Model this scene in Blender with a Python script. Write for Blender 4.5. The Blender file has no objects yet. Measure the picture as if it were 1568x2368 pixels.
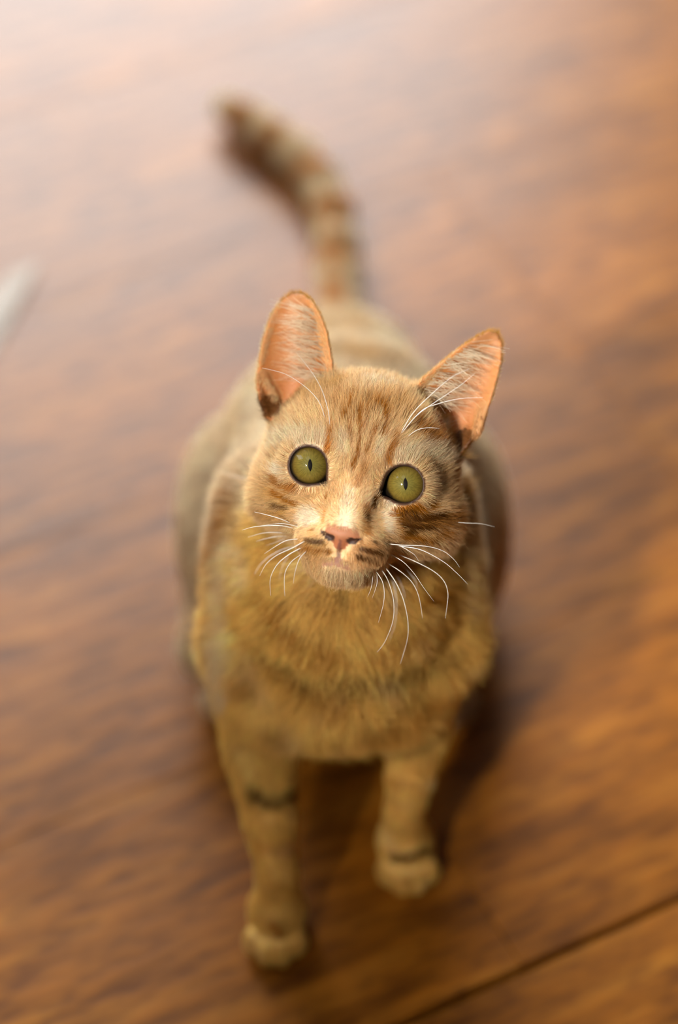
import bpy, bmesh, math, random
import numpy as np
from mathutils import Vector, Matrix

sc = bpy.context.scene
C = sc.collection
rng = np.random.default_rng(7)
random.seed(7)
R = math.radians

# ------------------------------------------------------------------ camera
PITCH = R(48.0)
CAM = np.array([0.0, -0.701, 1.045])
FWD = np.array([0.0, math.cos(PITCH), -math.sin(PITCH)])
UP = np.array([0.0, math.sin(PITCH), math.cos(PITCH)])
cam_d = bpy.data.cameras.new('camera')
cam = bpy.data.objects.new('camera', cam_d)
C.objects.link(cam)
cam.location = CAM
cam.rotation_euler = (math.pi / 2 - PITCH, 0, 0)
cam_d.sensor_fit = 'VERTICAL'
cam_d.sensor_height = 36.0
cam_d.sensor_width = 24.0
cam_d.lens = 85.0
cam_d.clip_start = 0.05
cam_d.dof.use_dof = True
cam_d.dof.focus_distance = 1.033
cam_d.dof.aperture_fstop = 2.35
sc.camera = cam

# ------------------------------------------------------------------ world, lamps, exposure
ROOM_A = R(27.0)                                   # the room (and its boards) is turned against the camera
PD = np.array([math.cos(ROOM_A), math.sin(ROOM_A), 0.0])     # along the boards
QD = np.array([-math.sin(ROOM_A), math.cos(ROOM_A), 0.0])    # across the boards

def room(p, q, z=0.0):
    return Vector((PD[0] * p + QD[0] * q, PD[1] * p + QD[1] * q, z))

world = bpy.data.worlds.new('sky')
sc.world = world
world.use_nodes = True
bg = world.node_tree.nodes['Background']
bg.inputs['Color'].default_value = (0.80, 0.88, 1.0, 1)
bg.inputs['Strength'].default_value = 0.15

def area(name, loc, rot_z, size, energy, color, tilt=0.0):
    d = bpy.data.lights.new(name, 'AREA')
    d.shape = 'RECTANGLE'
    d.size, d.size_y = size
    d.energy = energy
    d.color = color
    o = bpy.data.objects.new(name, d)
    C.objects.link(o)
    o.location = loc
    o.rotation_euler = (math.pi / 2 + tilt, 0, rot_z)
    return o

ROOM_P0, ROOM_P1, ROOM_Q0, ROOM_Q1, ROOM_H = -1.7, 3.2, -2.4, 2.9, 3.2
# daylight through the garden door (back wall) and through the side window (left wall)
WB = dict(p0=-0.15, p1=2.0, z0=0.15, z1=2.95)       # opening in the back wall
WL = dict(q0=1.0, q1=2.6, z0=1.4, z1=2.9)         # opening in the left wall
area('daylight_back', room((WB['p0'] + WB['p1']) / 2, ROOM_Q1 - 0.03, (WB['z0'] + WB['z1']) / 2), ROOM_A,
     (WB['p1'] - WB['p0'] - 0.1, WB['z1'] - WB['z0'] - 0.1), 270.0, (0.95, 0.99, 1.02)).rotation_euler = (-math.pi / 2, 0, ROOM_A)
area('daylight_left', room(ROOM_P0 + 0.03, (WL['q0'] + WL['q1']) / 2, (WL['z0'] + WL['z1']) / 2), 0,
     (WL['q1'] - WL['q0'] - 0.1, WL['z1'] - WL['z0'] - 0.1), 28.0, (0.96, 0.98, 1.0)).rotation_euler = (math.pi / 2, 0, ROOM_A - math.pi / 2)
# an added, unseen roof light to brighten the face from above
WS = dict(p0=-1.2, p1=0.0, q0=-0.35, q1=0.85)
area('added_roof_fill', room((WS['p0'] + WS['p1']) / 2, (WS['q0'] + WS['q1']) / 2, ROOM_H - 0.02), 0,
     (WS['p1'] - WS['p0'] - 0.1, WS['q1'] - WS['q0'] - 0.1), 5.0, (1.0, 0.98, 0.95)).rotation_euler = (0, 0, ROOM_A)

# an added spot with no lamp behind it, to brighten the cat's front
sd = bpy.data.lights.new('added_spot', 'SPOT')
sd.energy = 1150.0
sd.color = (1.0, 0.95, 0.88)
sd.spot_size = R(11.5)
sd.spot_blend = 1.0
sd.shadow_soft_size = 0.25
so = bpy.data.objects.new('added_spot', sd)
C.objects.link(so)
so.location = (-1.1, -1.6, 1.75)
so.rotation_euler = (Vector((0.0, 0.0, 0.195)) - so.location).to_track_quat('-Z', 'Y').to_euler()

vs = sc.view_settings
vs.view_transform = 'Standard'
vs.look = 'None'
vs.exposure = 0.0
vs.gamma = 1.0
vs.use_curve_mapping = False
sc.cycles.max_bounces = 8
sc.cycles.diffuse_bounces = 4
sc.cycles.transmission_bounces = 4
sc.cycles.transparent_max_bounces = 8
sc.cycles_curves.subdivisions = 2

# ------------------------------------------------------------------ helpers
def link_mesh(name, me, mat=None, parent=None):
    o = bpy.data.objects.new(name, me)
    C.objects.link(o)
    if mat is not None and not me.materials:
        me.materials.append(mat)
    if parent is not None:
        o.parent = parent
    return o

def from_bm(name, bm, mat, parent=None, smooth=False):
    me = bpy.data.meshes.new(name)
    bm.to_mesh(me)
    bm.free()
    if smooth:
        for p in me.polygons:
            p.use_smooth = True
    return link_mesh(name, me, mat, parent)

def box_bm(bm, lo, hi):
    r = bmesh.ops.create_cube(bm, size=1.0)
    for v in r['verts']:
        v.co = Vector([lo[i] + (v.co[i] + 0.5) * (hi[i] - lo[i]) for i in range(3)])
    return r['verts']

def room_box(name, p0, p1, q0, q1, z0, z1, mat, parent=None, bevel=0.0):
    bm = bmesh.new()
    box_bm(bm, (p0, q0, z0), (p1, q1, z1))
    if bevel:
        bmesh.ops.bevel(bm, geom=bm.edges[:], offset=bevel, segments=1, affect='EDGES')
    bm.transform(Matrix.Rotation(ROOM_A, 4, 'Z'))
    return from_bm(name, bm, mat, parent)

def new_mat(name):
    m = bpy.data.materials.new(name)
    m.use_nodes = True
    nt = m.node_tree
    b = nt.nodes['Principled BSDF']
    return m, nt, b

def ramp(nt, stops):
    n = nt.nodes.new('ShaderNodeValToRGB')
    el = n.color_ramp.elements
    while len(el) < len(stops):
        el.new(0.5)
    for e, (pos, col) in zip(el, stops):
        e.position = pos
        e.color = (*col, 1)
    return n

# ------------------------------------------------------------------ room materials
def wall_material():
    m, nt, b = new_mat('plaster')
    tc = nt.nodes.new('ShaderNodeTexCoord')
    no = nt.nodes.new('ShaderNodeTexNoise')
    no.inputs['Scale'].default_value = 6
    nt.links.new(tc.outputs['Object'], no.inputs['Vector'])
    r = ramp(nt, [(0.3, (0.040, 0.028, 0.018)), (0.7, (0.050, 0.036, 0.024))])
    nt.links.new(no.outputs['Fac'], r.inputs['Fac'])
    nt.links.new(r.outputs['Color'], b.inputs['Base Color'])
    b.inputs['Roughness'].default_value = 0.9
    return m

def plain(name, col, rough=0.6):
    m, nt, b = new_mat(name)
    b.inputs['Base Color'].default_value = (*col, 1)
    b.inputs['Roughness'].default_value = rough
    return m

def wood_material():
    m, nt, b = new_mat('dark_red_wood')
    L = nt.links
    tc = nt.nodes.new('ShaderNodeTexCoord')
    oi = nt.nodes.new('ShaderNodeObjectInfo')
    mapn = nt.nodes.new('ShaderNodeMapping')
    mapn.inputs['Rotation'].default_value = (0, 0, -ROOM_A)
    geo = nt.nodes.new('ShaderNodeNewGeometry')
    L.new(geo.outputs['Position'], mapn.inputs['Vector'])
    # every board gets its own stretch of grain
    off = nt.nodes.new('ShaderNodeVectorMath')
    off.operation = 'SCALE'
    off.inputs[0].default_value = (7.0, 3.0, 11.0)
    L.new(oi.outputs['Random'], off.inputs['Scale'])
    add = nt.nodes.new('ShaderNodeVectorMath')
    add.operation = 'ADD'
    L.new(mapn.outputs['Vector'], add.inputs[0])
    L.new(off.outputs['Vector'], add.inputs[1])

    def noise(scale_vec, scale, detail, rough):
        mp = nt.nodes.new('ShaderNodeMapping')
        mp.inputs['Scale'].default_value = scale_vec
        L.new(add.outputs['Vector'], mp.inputs['Vector'])
        n = nt.nodes.new('ShaderNodeTexNoise')
        n.inputs['Scale'].default_value = scale
        n.inputs['Detail'].default_value = detail
        n.inputs['Roughness'].default_value = rough
        L.new(mp.outputs['Vector'], n.inputs['Vector'])
        return n
    broad = noise((1.8, 12, 1), 6.5, 4, 0.62)        # long streaks
    fleck = noise((6.0, 24, 1), 6.0, 4, 0.62)         # short flecks of grain
    patch = noise((2.0, 3.5, 1), 2.2, 2, 0.5)        # clouds of colour
    r1 = ramp(nt, [(0.30, FLOOR_DARK), (0.52, FLOOR_MID), (0.72, FLOOR_LIGHT)])
    L.new(broad.outputs['Fac'], r1.inputs['Fac'])
    r2 = ramp(nt, [(0.34, (0.55, 0.50, 0.48)), (0.5, (0.95, 0.95, 0.95)), (0.7, (1.22, 1.18, 1.12))])
    L.new(fleck.outputs['Fac'], r2.inputs['Fac'])
    r3 = ramp(nt, [(0.35, (0.80, 0.78, 0.78)), (0.65, (1.12, 1.10, 1.08))])
    L.new(patch.outputs['Fac'], r3.inputs['Fac'])
    m1 = nt.nodes.new('ShaderNodeMix'); m1.data_type = 'RGBA'; m1.blend_type = 'MULTIPLY'
    m1.inputs['Factor'].default_value = 1.0
    L.new(r1.outputs['Color'], m1.inputs['A']); L.new(r2.outputs['Color'], m1.inputs['B'])
    m2 = nt.nodes.new('ShaderNodeMix'); m2.data_type = 'RGBA'; m2.blend_type = 'MULTIPLY'
    m2.inputs['Factor'].default_value = 1.0
    L.new(m1.outputs['Result'], m2.inputs['A']); L.new(r3.outputs['Color'], m2.inputs['B'])
    L.new(m2.outputs['Result'], b.inputs['Base Color'])
    # worn satin varnish
    mr = nt.nodes.new('ShaderNodeMapRange')
    mr.inputs['To Min'].default_value = FLOOR_ROUGH - 0.05
    mr.inputs['To Max'].default_value = FLOOR_ROUGH + 0.07
    L.new(patch.outputs['Fac'], mr.inputs['Value'])
    L.new(mr.outputs['Result'], b.inputs['Roughness'])
    b.inputs['Specular IOR Level'].default_value = FLOOR_SPEC
    b.inputs['IOR'].default_value = 1.5
    bu = nt.nodes.new('ShaderNodeBump')
    bu.inputs['Strength'].default_value = 0.10
    bu.inputs['Distance'].default_value = 0.002
    L.new(fleck.outputs['Fac'], bu.inputs['Height'])
    L.new(bu.outputs['Normal'], b.inputs['Normal'])
    return m

FLOOR_DARK = (0.175, 0.057, 0.003)
FLOOR_MID = (0.30, 0.10, 0.006)
FLOOR_LIGHT = (0.40, 0.15, 0.013)
FLOOR_ROUGH = 0.31
FLOOR_SPEC = 0.28

M_WALL = wall_material()
M_CEIL = plain('ceiling_paint', (0.08, 0.07, 0.06), 0.9)
M_FRAME = plain('window_paint', (0.78, 0.76, 0.72), 0.45)
M_WOOD = wood_material()
M_SUB = plain('subfloor', (0.02, 0.012, 0.008), 0.9)

# ------------------------------------------------------------------ the setting
def struct(o):
    o['kind'] = 'structure'
    return o

T = 0.12
floor = struct(room_box('floor', ROOM_P0, ROOM_P1, ROOM_Q0, ROOM_Q1, -0.05, -0.0125, M_SUB))
# boards, each an object of its own, alike pieces sharing one of three meshes
BW, GAP, SEAM_Q = 0.185, 0.0002, -0.102
meshes = []
for ln in (1.20, 0.80, 0.55):
    bm = bmesh.new()
    box_bm(bm, (0, GAP / 2, -0.0125), (ln - GAP, BW - GAP / 2, 0.0))
    bmesh.ops.bevel(bm, geom=[e for e in bm.edges if all(v.co.z > -1e-6 for v in e.verts)], offset=0.0004, segments=1, affect='EDGES')
    me = bpy.data.meshes.new('plank')
    bm.to_mesh(me); bm.free()
    me.materials.append(M_WOOD)
    meshes.append((ln, me))
row = 0
q = SEAM_Q - BW * math.floor((SEAM_Q - ROOM_Q0) / BW)
while q + BW <= ROOM_Q1 + 0.11:
    p = ROOM_P0 + [0.0, 0.43, 0.21, 0.62][row % 4] - 0.6
    while p < ROOM_P1:
        ln, me = meshes[0]
        q0 = p
        if p < ROOM_P0:                              # first board of a row is cut
            ln, me = meshes[2] if ROOM_P0 - p > 0.5 else meshes[1]
            q0 = max(p, ROOM_P0 + 0.002)
        if q0 + ln > ROOM_P1 + 0.05:
            ln, me = meshes[2]
        if q0 + ln > ROOM_P1 + 0.1:
            break
        o = link_mesh('plank', me, None, floor)
        o.location = room(q0, q, 0)
        o.rotation_euler = (0, 0, ROOM_A)
        p = q0 + ln
    q += BW
    row += 1
    if abs(q - SEAM_Q) < 0.01:
        q += 0.0040                                  # the one open joint

def wall_with_opening(name, along, a0, a1, fixed0, fixed1, o0, o1, z0, z1):
    bm = bmesh.new()
    def seg(x0, x1, za, zb):
        if along == 'p':
            box_bm(bm, (x0, fixed0, za), (x1, fixed1, zb))
        else:
            box_bm(bm, (fixed0, x0, za), (fixed1, x1, zb))
    seg(a0, o0, -0.05, ROOM_H); seg(o1, a1, -0.05, ROOM_H)
    seg(o0, o1, -0.05, z0); seg(o0, o1, z1, ROOM_H)
    bm.transform(Matrix.Rotation(ROOM_A, 4, 'Z'))
    return struct(from_bm(name, bm, M_WALL))

wall_with_opening('wall_back', 'p', ROOM_P0 - T, ROOM_P1 + T, ROOM_Q1, ROOM_Q1 + T, WB['p0'], WB['p1'], WB['z0'], WB['z1'])
wall_with_opening('wall_left', 'q', ROOM_Q0, ROOM_Q1, ROOM_P0 - T, ROOM_P0, WL['q0'], WL['q1'], WL['z0'], WL['z1'])
struct(room_box('wall_right', ROOM_P1, ROOM_P1 + T, ROOM_Q0, ROOM_Q1, -0.05, ROOM_H, M_WALL))
struct(room_box('wall_front', ROOM_P0 - T, ROOM_P1 + T, ROOM_Q0 - T, ROOM_Q0, -0.05, ROOM_H, M_WALL))
bm = bmesh.new()
for p0, p1, q0, q1 in ((ROOM_P0, WS['p0'], ROOM_Q0, ROOM_Q1), (WS['p1'], ROOM_P1, ROOM_Q0, ROOM_Q1),
                       (WS['p0'], WS['p1'], ROOM_Q0, WS['q0']), (WS['p0'], WS['p1'], WS['q1'], ROOM_Q1)):
    box_bm(bm, (p0, q0, ROOM_H), (p1, q1, ROOM_H + 0.12))
bm.transform(Matrix.Rotation(ROOM_A, 4, 'Z'))
struct(from_bm('ceiling', bm, M_CEIL))

m_glass, nt, b = new_mat('window_glass')
b.inputs['Base Color'].default_value = (1, 1, 1, 1)
b.inputs['Roughness'].default_value = 0.0
b.inputs['Transmission Weight'].default_value = 1.0
b.inputs['IOR'].default_value = 1.45

def window(name, along, a0, a1, z0, z1, depth, n):
    """A window: outer frame, mullions and one pane per light."""
    root = bpy.data.objects.new(name, None)
    C.objects.link(root)
    root['kind'] = 'structure'
    f = 0.05
    bars = [(a0, a0 + f, z0, z1), (a1 - f, a1, z0, z1), (a0 + f, a1 - f, z0, z0 + f), (a0 + f, a1 - f, z1 - f, z1)]
    w = (a1 - a0 - 2 * f) / n
    def put(nm, x0, x1, za, zb, d0, d1, mat):
        if along == 'p':
            return room_box(nm, x0, x1, d0, d1, za, zb, mat, root)
        return room_box(nm, d0, d1, x0, x1, za, zb, mat, root)
    for x0, x1, za, zb in bars:
        put('frame', x0, x1, za, zb, depth[0], depth[1], M_FRAME)
    mid = (depth[0] + depth[1]) / 2
    for i in range(n):
        xa = a0 + f + i * w
        if i:
            put('mullion', xa - 0.02, xa + 0.02, z0 + f, z1 - f, depth[0], depth[1], M_FRAME)
        put('pane', xa + 0.02, xa + w - 0.02, z0 + f, z1 - f, mid - 0.003, mid + 0.003, m_glass)
    return root
window('window_1', 'p', WB['p0'], WB['p1'], WB['z0'], WB['z1'], (ROOM_Q1 + 0.02, ROOM_Q1 + 0.07), 3)
window('window_2', 'q', WL['q0'], WL['q1'], WL['z0'], WL['z1'], (ROOM_P0 - 0.07, ROOM_P0 - 0.02), 2)
added_roof_window = bpy.data.objects.new('added_window', None)  # added opening for the roof fill, out of view
C.objects.link(added_roof_window)
added_roof_window['kind'] = 'structure'
for p0, p1, q0, q1 in ((WS['p0'], WS['p0'] + 0.05, WS['q0'], WS['q1']), (WS['p1'] - 0.05, WS['p1'], WS['q0'], WS['q1']),
                       (WS['p0'] + 0.05, WS['p1'] - 0.05, WS['q0'], WS['q0'] + 0.05), (WS['p0'] + 0.05, WS['p1'] - 0.05, WS['q1'] - 0.05, WS['q1'])):
    room_box('frame', p0, p1, q0, q1, ROOM_H + 0.03, ROOM_H + 0.09, M_FRAME, added_roof_window)
room_box('pane', WS['p0'] + 0.05, WS['p1'] - 0.05, WS['q0'] + 0.05, WS['q1'] - 0.05, ROOM_H + 0.057, ROOM_H + 0.063, m_glass, added_roof_window)

# a limp pale strip of thin film on the boards, cut by the left edge of the picture
m_film, nt, b = new_mat('pale_film')
b.inputs['Base Color'].default_value = (0.62, 0.52, 0.38, 1)
b.inputs['Roughness'].default_value = 0.35
b.inputs['Alpha'].default_value = 0.38
bm = bmesh.new()
outl = [(-0.1915, 0.452), (-0.1965, 0.432), (-0.2035, 0.405), (-0.2120, 0.376), (-0.2250, 0.335), (-0.2500, 0.338), (-0.2400, 0.385), (-0.2260, 0.420), (-0.2080, 0.444)]
lift = [0.004, 0.003, 0.002, 0.001, 0.001, 0.001, 0.001, 0.001, 0.003]
lowv = [bm.verts.new((x, y, 0.0002 + h)) for (x, y), h in zip(outl, lift)]
topv = [bm.verts.new((x, y, 0.0007 + h)) for (x, y), h in zip(outl, lift)]
bm.faces.new(topv)
bm.faces.new(lowv[::-1])
for i in range(len(outl)):
    j = (i + 1) % len(outl)
    bm.faces.new((lowv[i], lowv[j], topv[j], topv[i]))
film = from_bm('film_strip', bm, m_film)
film['label'] = 'thin pale see-through strip lying on the floor at the left edge'
film['category'] = 'strip'

# coat marks: colour key, strength, radius and points on the skin (mm)
MARKS = [
    ('G', 0.25, 6.28, [(6.6, 21.3, 308.6), (14, 23.5, 309), (21.4, 22.3, 307.6)]),
    ('G', 0.5, 4.87, [(-15.8, 39.3, 294.3), (-12, 36, 301), (-8.2, 37.4, 302.9), (-4.5, 37.9, 304.4), (-0.7, 38.9, 305.3)]),
    ('G', 0.25, 4.82, [(27.1, 28.2, 305.6), (30.7, 22.3, 303.6)]),
    ('C', 0.8, 4.48, [(-29.2, 32.9, 277.8), (-25.8, 27, 284.9), (-22.6, 23.6, 289.4), (-19.4, 21, 293), (-15.9, 17.5, 295.7), (-12.5, 15.1, 297.3), (-9, 13.2, 298.4)]),
    ('C', 0.75, 4.1, [(27.8, 6.8, 295.8), (31.2, 8.7, 295.2), (34.7, 10.9, 294.1), (38.2, 13.7, 292.6), (40.9, 14.6, 289.6), (43.6, 16, 286.1), (46.3, 18.1, 281.8), (49.2, 21.5, 276.1)]),
    ('C', 0.7, 2.57, [(2, 10.8, 302.3), (1.7, 9.3, 301.1), (1.4, 7.9, 300), (1.1, 6.4, 298.9)]),
    ('C', 0.7, 2.2, [(17.6, 8.7, 301.8), (17.3, 7.3, 300.6), (17, 5.9, 299.4), (16.7, 4.5, 298.3)]),
    ('W', 0.55, 2.99, [(12.3, 39.8, 305.7), (14.7, 39.3, 305.7), (17, 39.1, 305.4), (19.3, 39, 305), (21.7, 39.2, 304.2)]),
    ('C', 0.9, 3.47, [(4.4, -10.3, 289.9), (3.9, -13.7, 289), (3.5, -17.3, 288.1), (3.2, -20.7, 287.4), (2.9, -24, 286.6)]),
    ('W', 0.6, 4.04, [(-15.5, -12.8, 279), (-11.7, -18.9, 281.7)]),
    ('W', 0.6, 3.73, [(-24.9, 8.8, 282.9), (-26.9, 12.2, 280.6)]),
    ('W', 0.5, 2.94, [(22.3, -8.9, 281.6), (22.1, -10.9, 280), (21.8, -13.5, 279.1), (21.5, -16.2, 278.4), (21.3, -18.9, 277.6)]),
    ('C', 0.5, 2.6, [(40.1, 5.6, 284.9), (42.1, 6.1, 280.3)]),
    ('C', 0.4, 3.66, [(-4.4, -36, 268.7), (-0.7, -37, 268.6), (2.9, -37.1, 267.2), (6, -36.4, 267), (9, -35, 265.9), (12.1, -32, 263)]),
    ('C', 0.8, 1.51, [(-16.2, 2.5, 230.4), (-15.2, 1.8, 229.8), (-14.2, 1.3, 229.2), (-13.3, 0.7, 228.5), (-12, -20.4, 251.8), (-11, -21.4, 251.8), (-10.4, -0.8, 226.5), (-9.4, -1.3, 225.7), (-8.5, -1.8, 224.9), (-7.3, -2.1, 224.9), (-5.9, -32.7, 260.3), (-4.8, -33.9, 261.4), (-3.7, -34.6, 261.8), (-2.6, -35.1, 261.9), (-1.5, -35.2, 261.6), (-0.4, -35.1, 261.1), (0.7, -34.7, 260.2), (1.8, -33.7, 258.6), (3, -27.8, 251.2), (4.1, -32, 256.5), (5.3, -32.3, 257.1), (6.5, -31.7, 256.7), (7.7, -30.5, 255.6), (8.9, -29.2, 254.4), (10.1, -28, 253.3), (11.3, -26.9, 252.3), (12.5, -25.7, 251.2), (13.7, -23.8, 249.3), (15.4, -1.8, 223.8), (16.6, -1.5, 223.7), (17.6, -1, 224), (18.7, -0.6, 224.2), (19.7, -0.1, 224.4), (20.8, 0.4, 224.6), (21.9, 0.9, 224.7), (22.9, 1.5, 224.8), (24, 2, 224.9), (25, 2.7, 224.9), (26.1, 3.3, 224.9), (27.2, 4, 224.8), (28.2, 4.8, 224.7)]),
    ('D', 0.5, 6.18, [(11.1, -33.8, 279.3), (17.5, -33.1, 275.7)]),
    ('G', 0.45, 3.65, [(-17.2, -26.4, 274.5), (-14.1, -29.7, 277.6), (-11, -30.9, 278.5), (-8, -31.4, 278.5)]),
    ('G', 0.5, 4.81, [(28.8, -17.6, 271.9), (33.5, -15.9, 269.4), (38.2, -14, 266.4)]),
    ('G', 0.5, 3.37, [(-32.8, 3.5, 260.9), (-30.1, -0.6, 265), (-27.5, -3.7, 268), (-24.9, -6.1, 270.2)]),
    ('D', 0.5, 4.06, [(69.2, 166, 124), (68.9, 161.7, 123.6), (68.7, 157.8, 122.8), (68.5, 154.2, 121.8), (68.3, 150.8, 120.4)]),
    ('G', 0.85, 6.14, [(50.4, 31.8, 277.6), (51.9, 26.8, 275.5), (63, 151.9, 134.7), (65.2, 151.4, 126.4), (57.8, 64, 212.7), (56.6, 56.8, 212.6), (55.4, 51, 211)]),
    ('D', 0.75, 3.72, [(26.9, -14.5, 276.8), (29.9, -13.6, 275.8), (32.9, -12.8, 274.9), (35.9, -11.8, 273.7), (38.9, -10.4, 272.2), (42, -8.7, 270.3), (44.6, -6.2, 268.9), (47.2, -3, 266.7), (50, 2.2, 262.3)]),
    ('D', 0.4, 3.11, [(48, -5.3, 259.4), (49.8, -1.6, 257.7), (54.6, 44.6, 208.1), (56.5, 47.9, 207)]),
    ('G', 0.5, 4.09, [(-29.7, 3.5, 274.9), (-26.3, -0.8, 276.1), (-23, -4.4, 276.6)]),
    ('D', 0.85, 1.11, [(6.3, 31.3, 308.5), (6, 29.5, 308.8), (5.7, 27.8, 308.9), (5.5, 26.3, 308.9), (5.2, 24.8, 308.9), (4.9, 23.5, 308.7), (4.6, 22.2, 308.5), (3.9, 21.1, 308.1), (3.1, 20, 307.7), (2.4, 19.1, 307.2), (1.7, 18.2, 306.6)]),
    ('D', 0.75, 0.92, [(5.3, 17.5, 307.2), (5.1, 16.3, 306.6), (5, 15.2, 306), (4.8, 14.2, 305.3), (4.6, 13.1, 304.6), (4.7, 12, 303.9), (4.8, 10.9, 303.2), (4.9, 9.9, 302.4), (5, 8.9, 301.7)]),
    ('D', 0.85, 1.1, [(8.8, 20.3, 308.6), (8.8, 19, 308.2), (8.7, 17.7, 307.8), (8.6, 16.6, 307.3), (8.6, 15.4, 306.7), (8.5, 14.4, 306.1), (8.5, 13.3, 305.5), (8.5, 12.3, 304.8), (8.6, 11.3, 304.1), (8.7, 10.4, 303.4), (8.7, 9.5, 302.7), (8.8, 8.5, 302), (8.6, 7.6, 301.3), (8.4, 6.8, 300.6), (8.2, 5.9, 299.9), (8, 5, 299.2), (7.7, 4.1, 298.5), (7.5, 3.2, 297.8), (7, 2.1, 297), (6.4, 1.1, 296.3), (5.9, 0, 295.5)]),
    ('D', 0.55, 0.92, [(12.2, 27.6, 309.1), (12.1, 25.8, 309.2), (12.1, 24.1, 309.2), (12, 22.5, 309), (11.9, 21, 308.8), (11.9, 19.6, 308.5), (11.8, 18.3, 308.1), (11.8, 17.1, 307.7), (11.4, 15.9, 307.1), (11.1, 14.7, 306.5), (10.8, 13.6, 305.9), (10.5, 12.6, 305.2)]),
    ('D', 0.8, 1.11, [(15.2, 25.9, 308.9), (15.3, 24.2, 308.9), (15.5, 22.6, 308.8), (15.7, 21.1, 308.6)]),
    ('D', 0.7, 0.74, [(17.4, 30.4, 308.1), (17.1, 28.2, 308.5), (16.8, 26.1, 308.7)]),
    ('D', 0.95, 1.29, [(19.4, 27.5, 308.1), (19.3, 25.6, 308.2), (19.2, 23.7, 308.2), (19.1, 22.1, 308.1), (19.1, 20.5, 307.9), (19, 19, 307.5), (19, 17.8, 307.2), (19.1, 16.7, 306.7), (19.2, 15.7, 306.2), (19.2, 14.7, 305.7), (19.3, 13.7, 305.1), (18.9, 11.9, 304)]),
    ('D', 0.85, 1.1, [(16.4, 14.2, 305.9), (15.8, 13.2, 305.4), (15.3, 12.3, 304.8), (14.8, 11.4, 304.3), (14.3, 10.5, 303.6), (13.9, 9.7, 303), (13.4, 8.8, 302.3), (12.9, 8, 301.7), (12.5, 7.2, 301), (11.9, 6, 300.1), (11.4, 4.9, 299.2)]),
    ('O', 0.9, 1.11, [(-2.6, 16.8, 304.3), (-2.9, 15.8, 303.6), (-3.2, 14.8, 302.8), (-3.5, 13.8, 302), (-3.9, 12.8, 301.2), (-4.2, 11.8, 300.4), (-4.5, 10.8, 299.6), (-4.8, 9.9, 298.7), (-5.2, 8.9, 297.9), (-4.8, 7.1, 296.8)]),
    ('O', 0.9, 1.29, [(23.5, 11.7, 302.4), (23.2, 10.6, 301.7), (22.9, 9.6, 300.9), (22.6, 8.5, 300.1), (22.2, 7.5, 299.3), (22, 6.6, 298.6), (21.7, 5.7, 297.8), (21.5, 4.8, 297.1), (21.2, 3.9, 296.3), (21, 3, 295.5)]),
    ('O', 0.6, 1.51, [(26.2, 38.9, 302.7), (27.4, 40.6, 301.3), (28.6, 42.7, 299.5), (29.8, 45.9, 296.7)]),
    ('D', 0.45, 1.11, [(2, 32.6, 307.7), (1.4, 31.1, 307.9), (0.8, 29.8, 307.9), (0.2, 28.5, 307.9), (-0.4, 27.3, 307.7), (-1, 26.2, 307.5), (-1.7, 25.2, 307.3)]),
    ('D', 0.4, 0.93, [(-4.5, 35, 305.3), (-4.8, 32.7, 305.7), (-5.1, 30.7, 305.9), (-5.3, 28.9, 305.9), (-5.6, 27.2, 305.8), (-5.9, 25.7, 305.5)]),
    ('D', 0.4, 1.65, [(11.2, 0.4, 295.9), (10.7, -0.6, 295.3), (10.3, -1.5, 294.6), (9.8, -2.5, 294), (9.3, -3.5, 293.4), (8.7, -4.6, 292.7), (8.1, -5.7, 292.1), (7.5, -6.8, 291.5)]),
    ('D', 0.75, 2.8, [(32.9, 18.4, 301), (34.7, 18.3, 299.6), (36.5, 18.5, 297.9), (38.3, 18.8, 296), (40.2, 19.4, 293.8), (42.2, 20.9, 290.4), (44.2, 21.9, 287.4), (46.2, 22.7, 284.7), (48.2, 24.9, 280.5)]),
    ('D', 0.5, 2.48, [(50.3, 25.7, 275.8), (51.9, 25.4, 274.7), (63.1, 155.1, 135.6), (65.4, 159.3, 129.4)]),
    ('W', 0.8, 2.09, [(41.7, 36.1, 288.2), (43.4, 37.1, 286.5), (45.2, 38, 284.8), (46.9, 39, 283.2), (48.6, 39.5, 282)]),
    ('D', 0.7, 0.96, [(-22.7, 13.1, 289.4), (-23.8, 14.5, 287.3), (-25, 16.5, 284.7), (-26.2, 18.1, 282.5), (-27.4, 19.1, 280.9), (-28.6, 20.1, 279.2), (-29.8, 21.4, 277.4), (-31, 22.9, 275.2), (-32.1, 24.5, 272.7), (-33.2, 27.2, 269.1), (-36, 64.4, 228.6), (-37.1, 64.1, 228.1), (-38.2, 63.8, 227.5), (-39.2, 63.6, 226.9)]),
    ('K', 0.75, 1.16, [(40.8, 2.1, 281.3), (42.1, 4, 278.7), (43.4, 5.3, 276.8), (44.6, 6.2, 275.3), (45.8, 7.2, 273.6), (47.1, 8.4, 271.7), (48.1, 9.2, 269.6), (49.2, 10.4, 267.1), (50.4, 12.9, 263.1), (54.4, 55, 215.5), (55.2, 55, 214), (56.1, 55.1, 212.4), (57, 55.3, 210.8), (57.9, 55.6, 208.9), (58.8, 56.1, 206.9)]),
    ('D', 0.75, 1.86, [(-28.2, 8.4, 278.3), (-26.9, 6.5, 279), (-25.6, 4.7, 279.6), (-24.3, 3, 280.1), (-22.9, 1.8, 280.7), (-21.4, 0.8, 281.2), (-20, -0.1, 281.6)]),
    ('D', 0.85, 1.48, [(-27.7, 1.9, 276.3), (-26.7, 0.7, 276.8), (-25.7, -0.3, 277.1), (-24.7, -1.3, 277.4), (-23.8, -2.3, 277.6), (-22.5, -3.3, 277.9), (-21.2, -4.4, 278.1), (-19.9, -5.5, 278.4), (-18.7, -6.6, 278.8)]),
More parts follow.
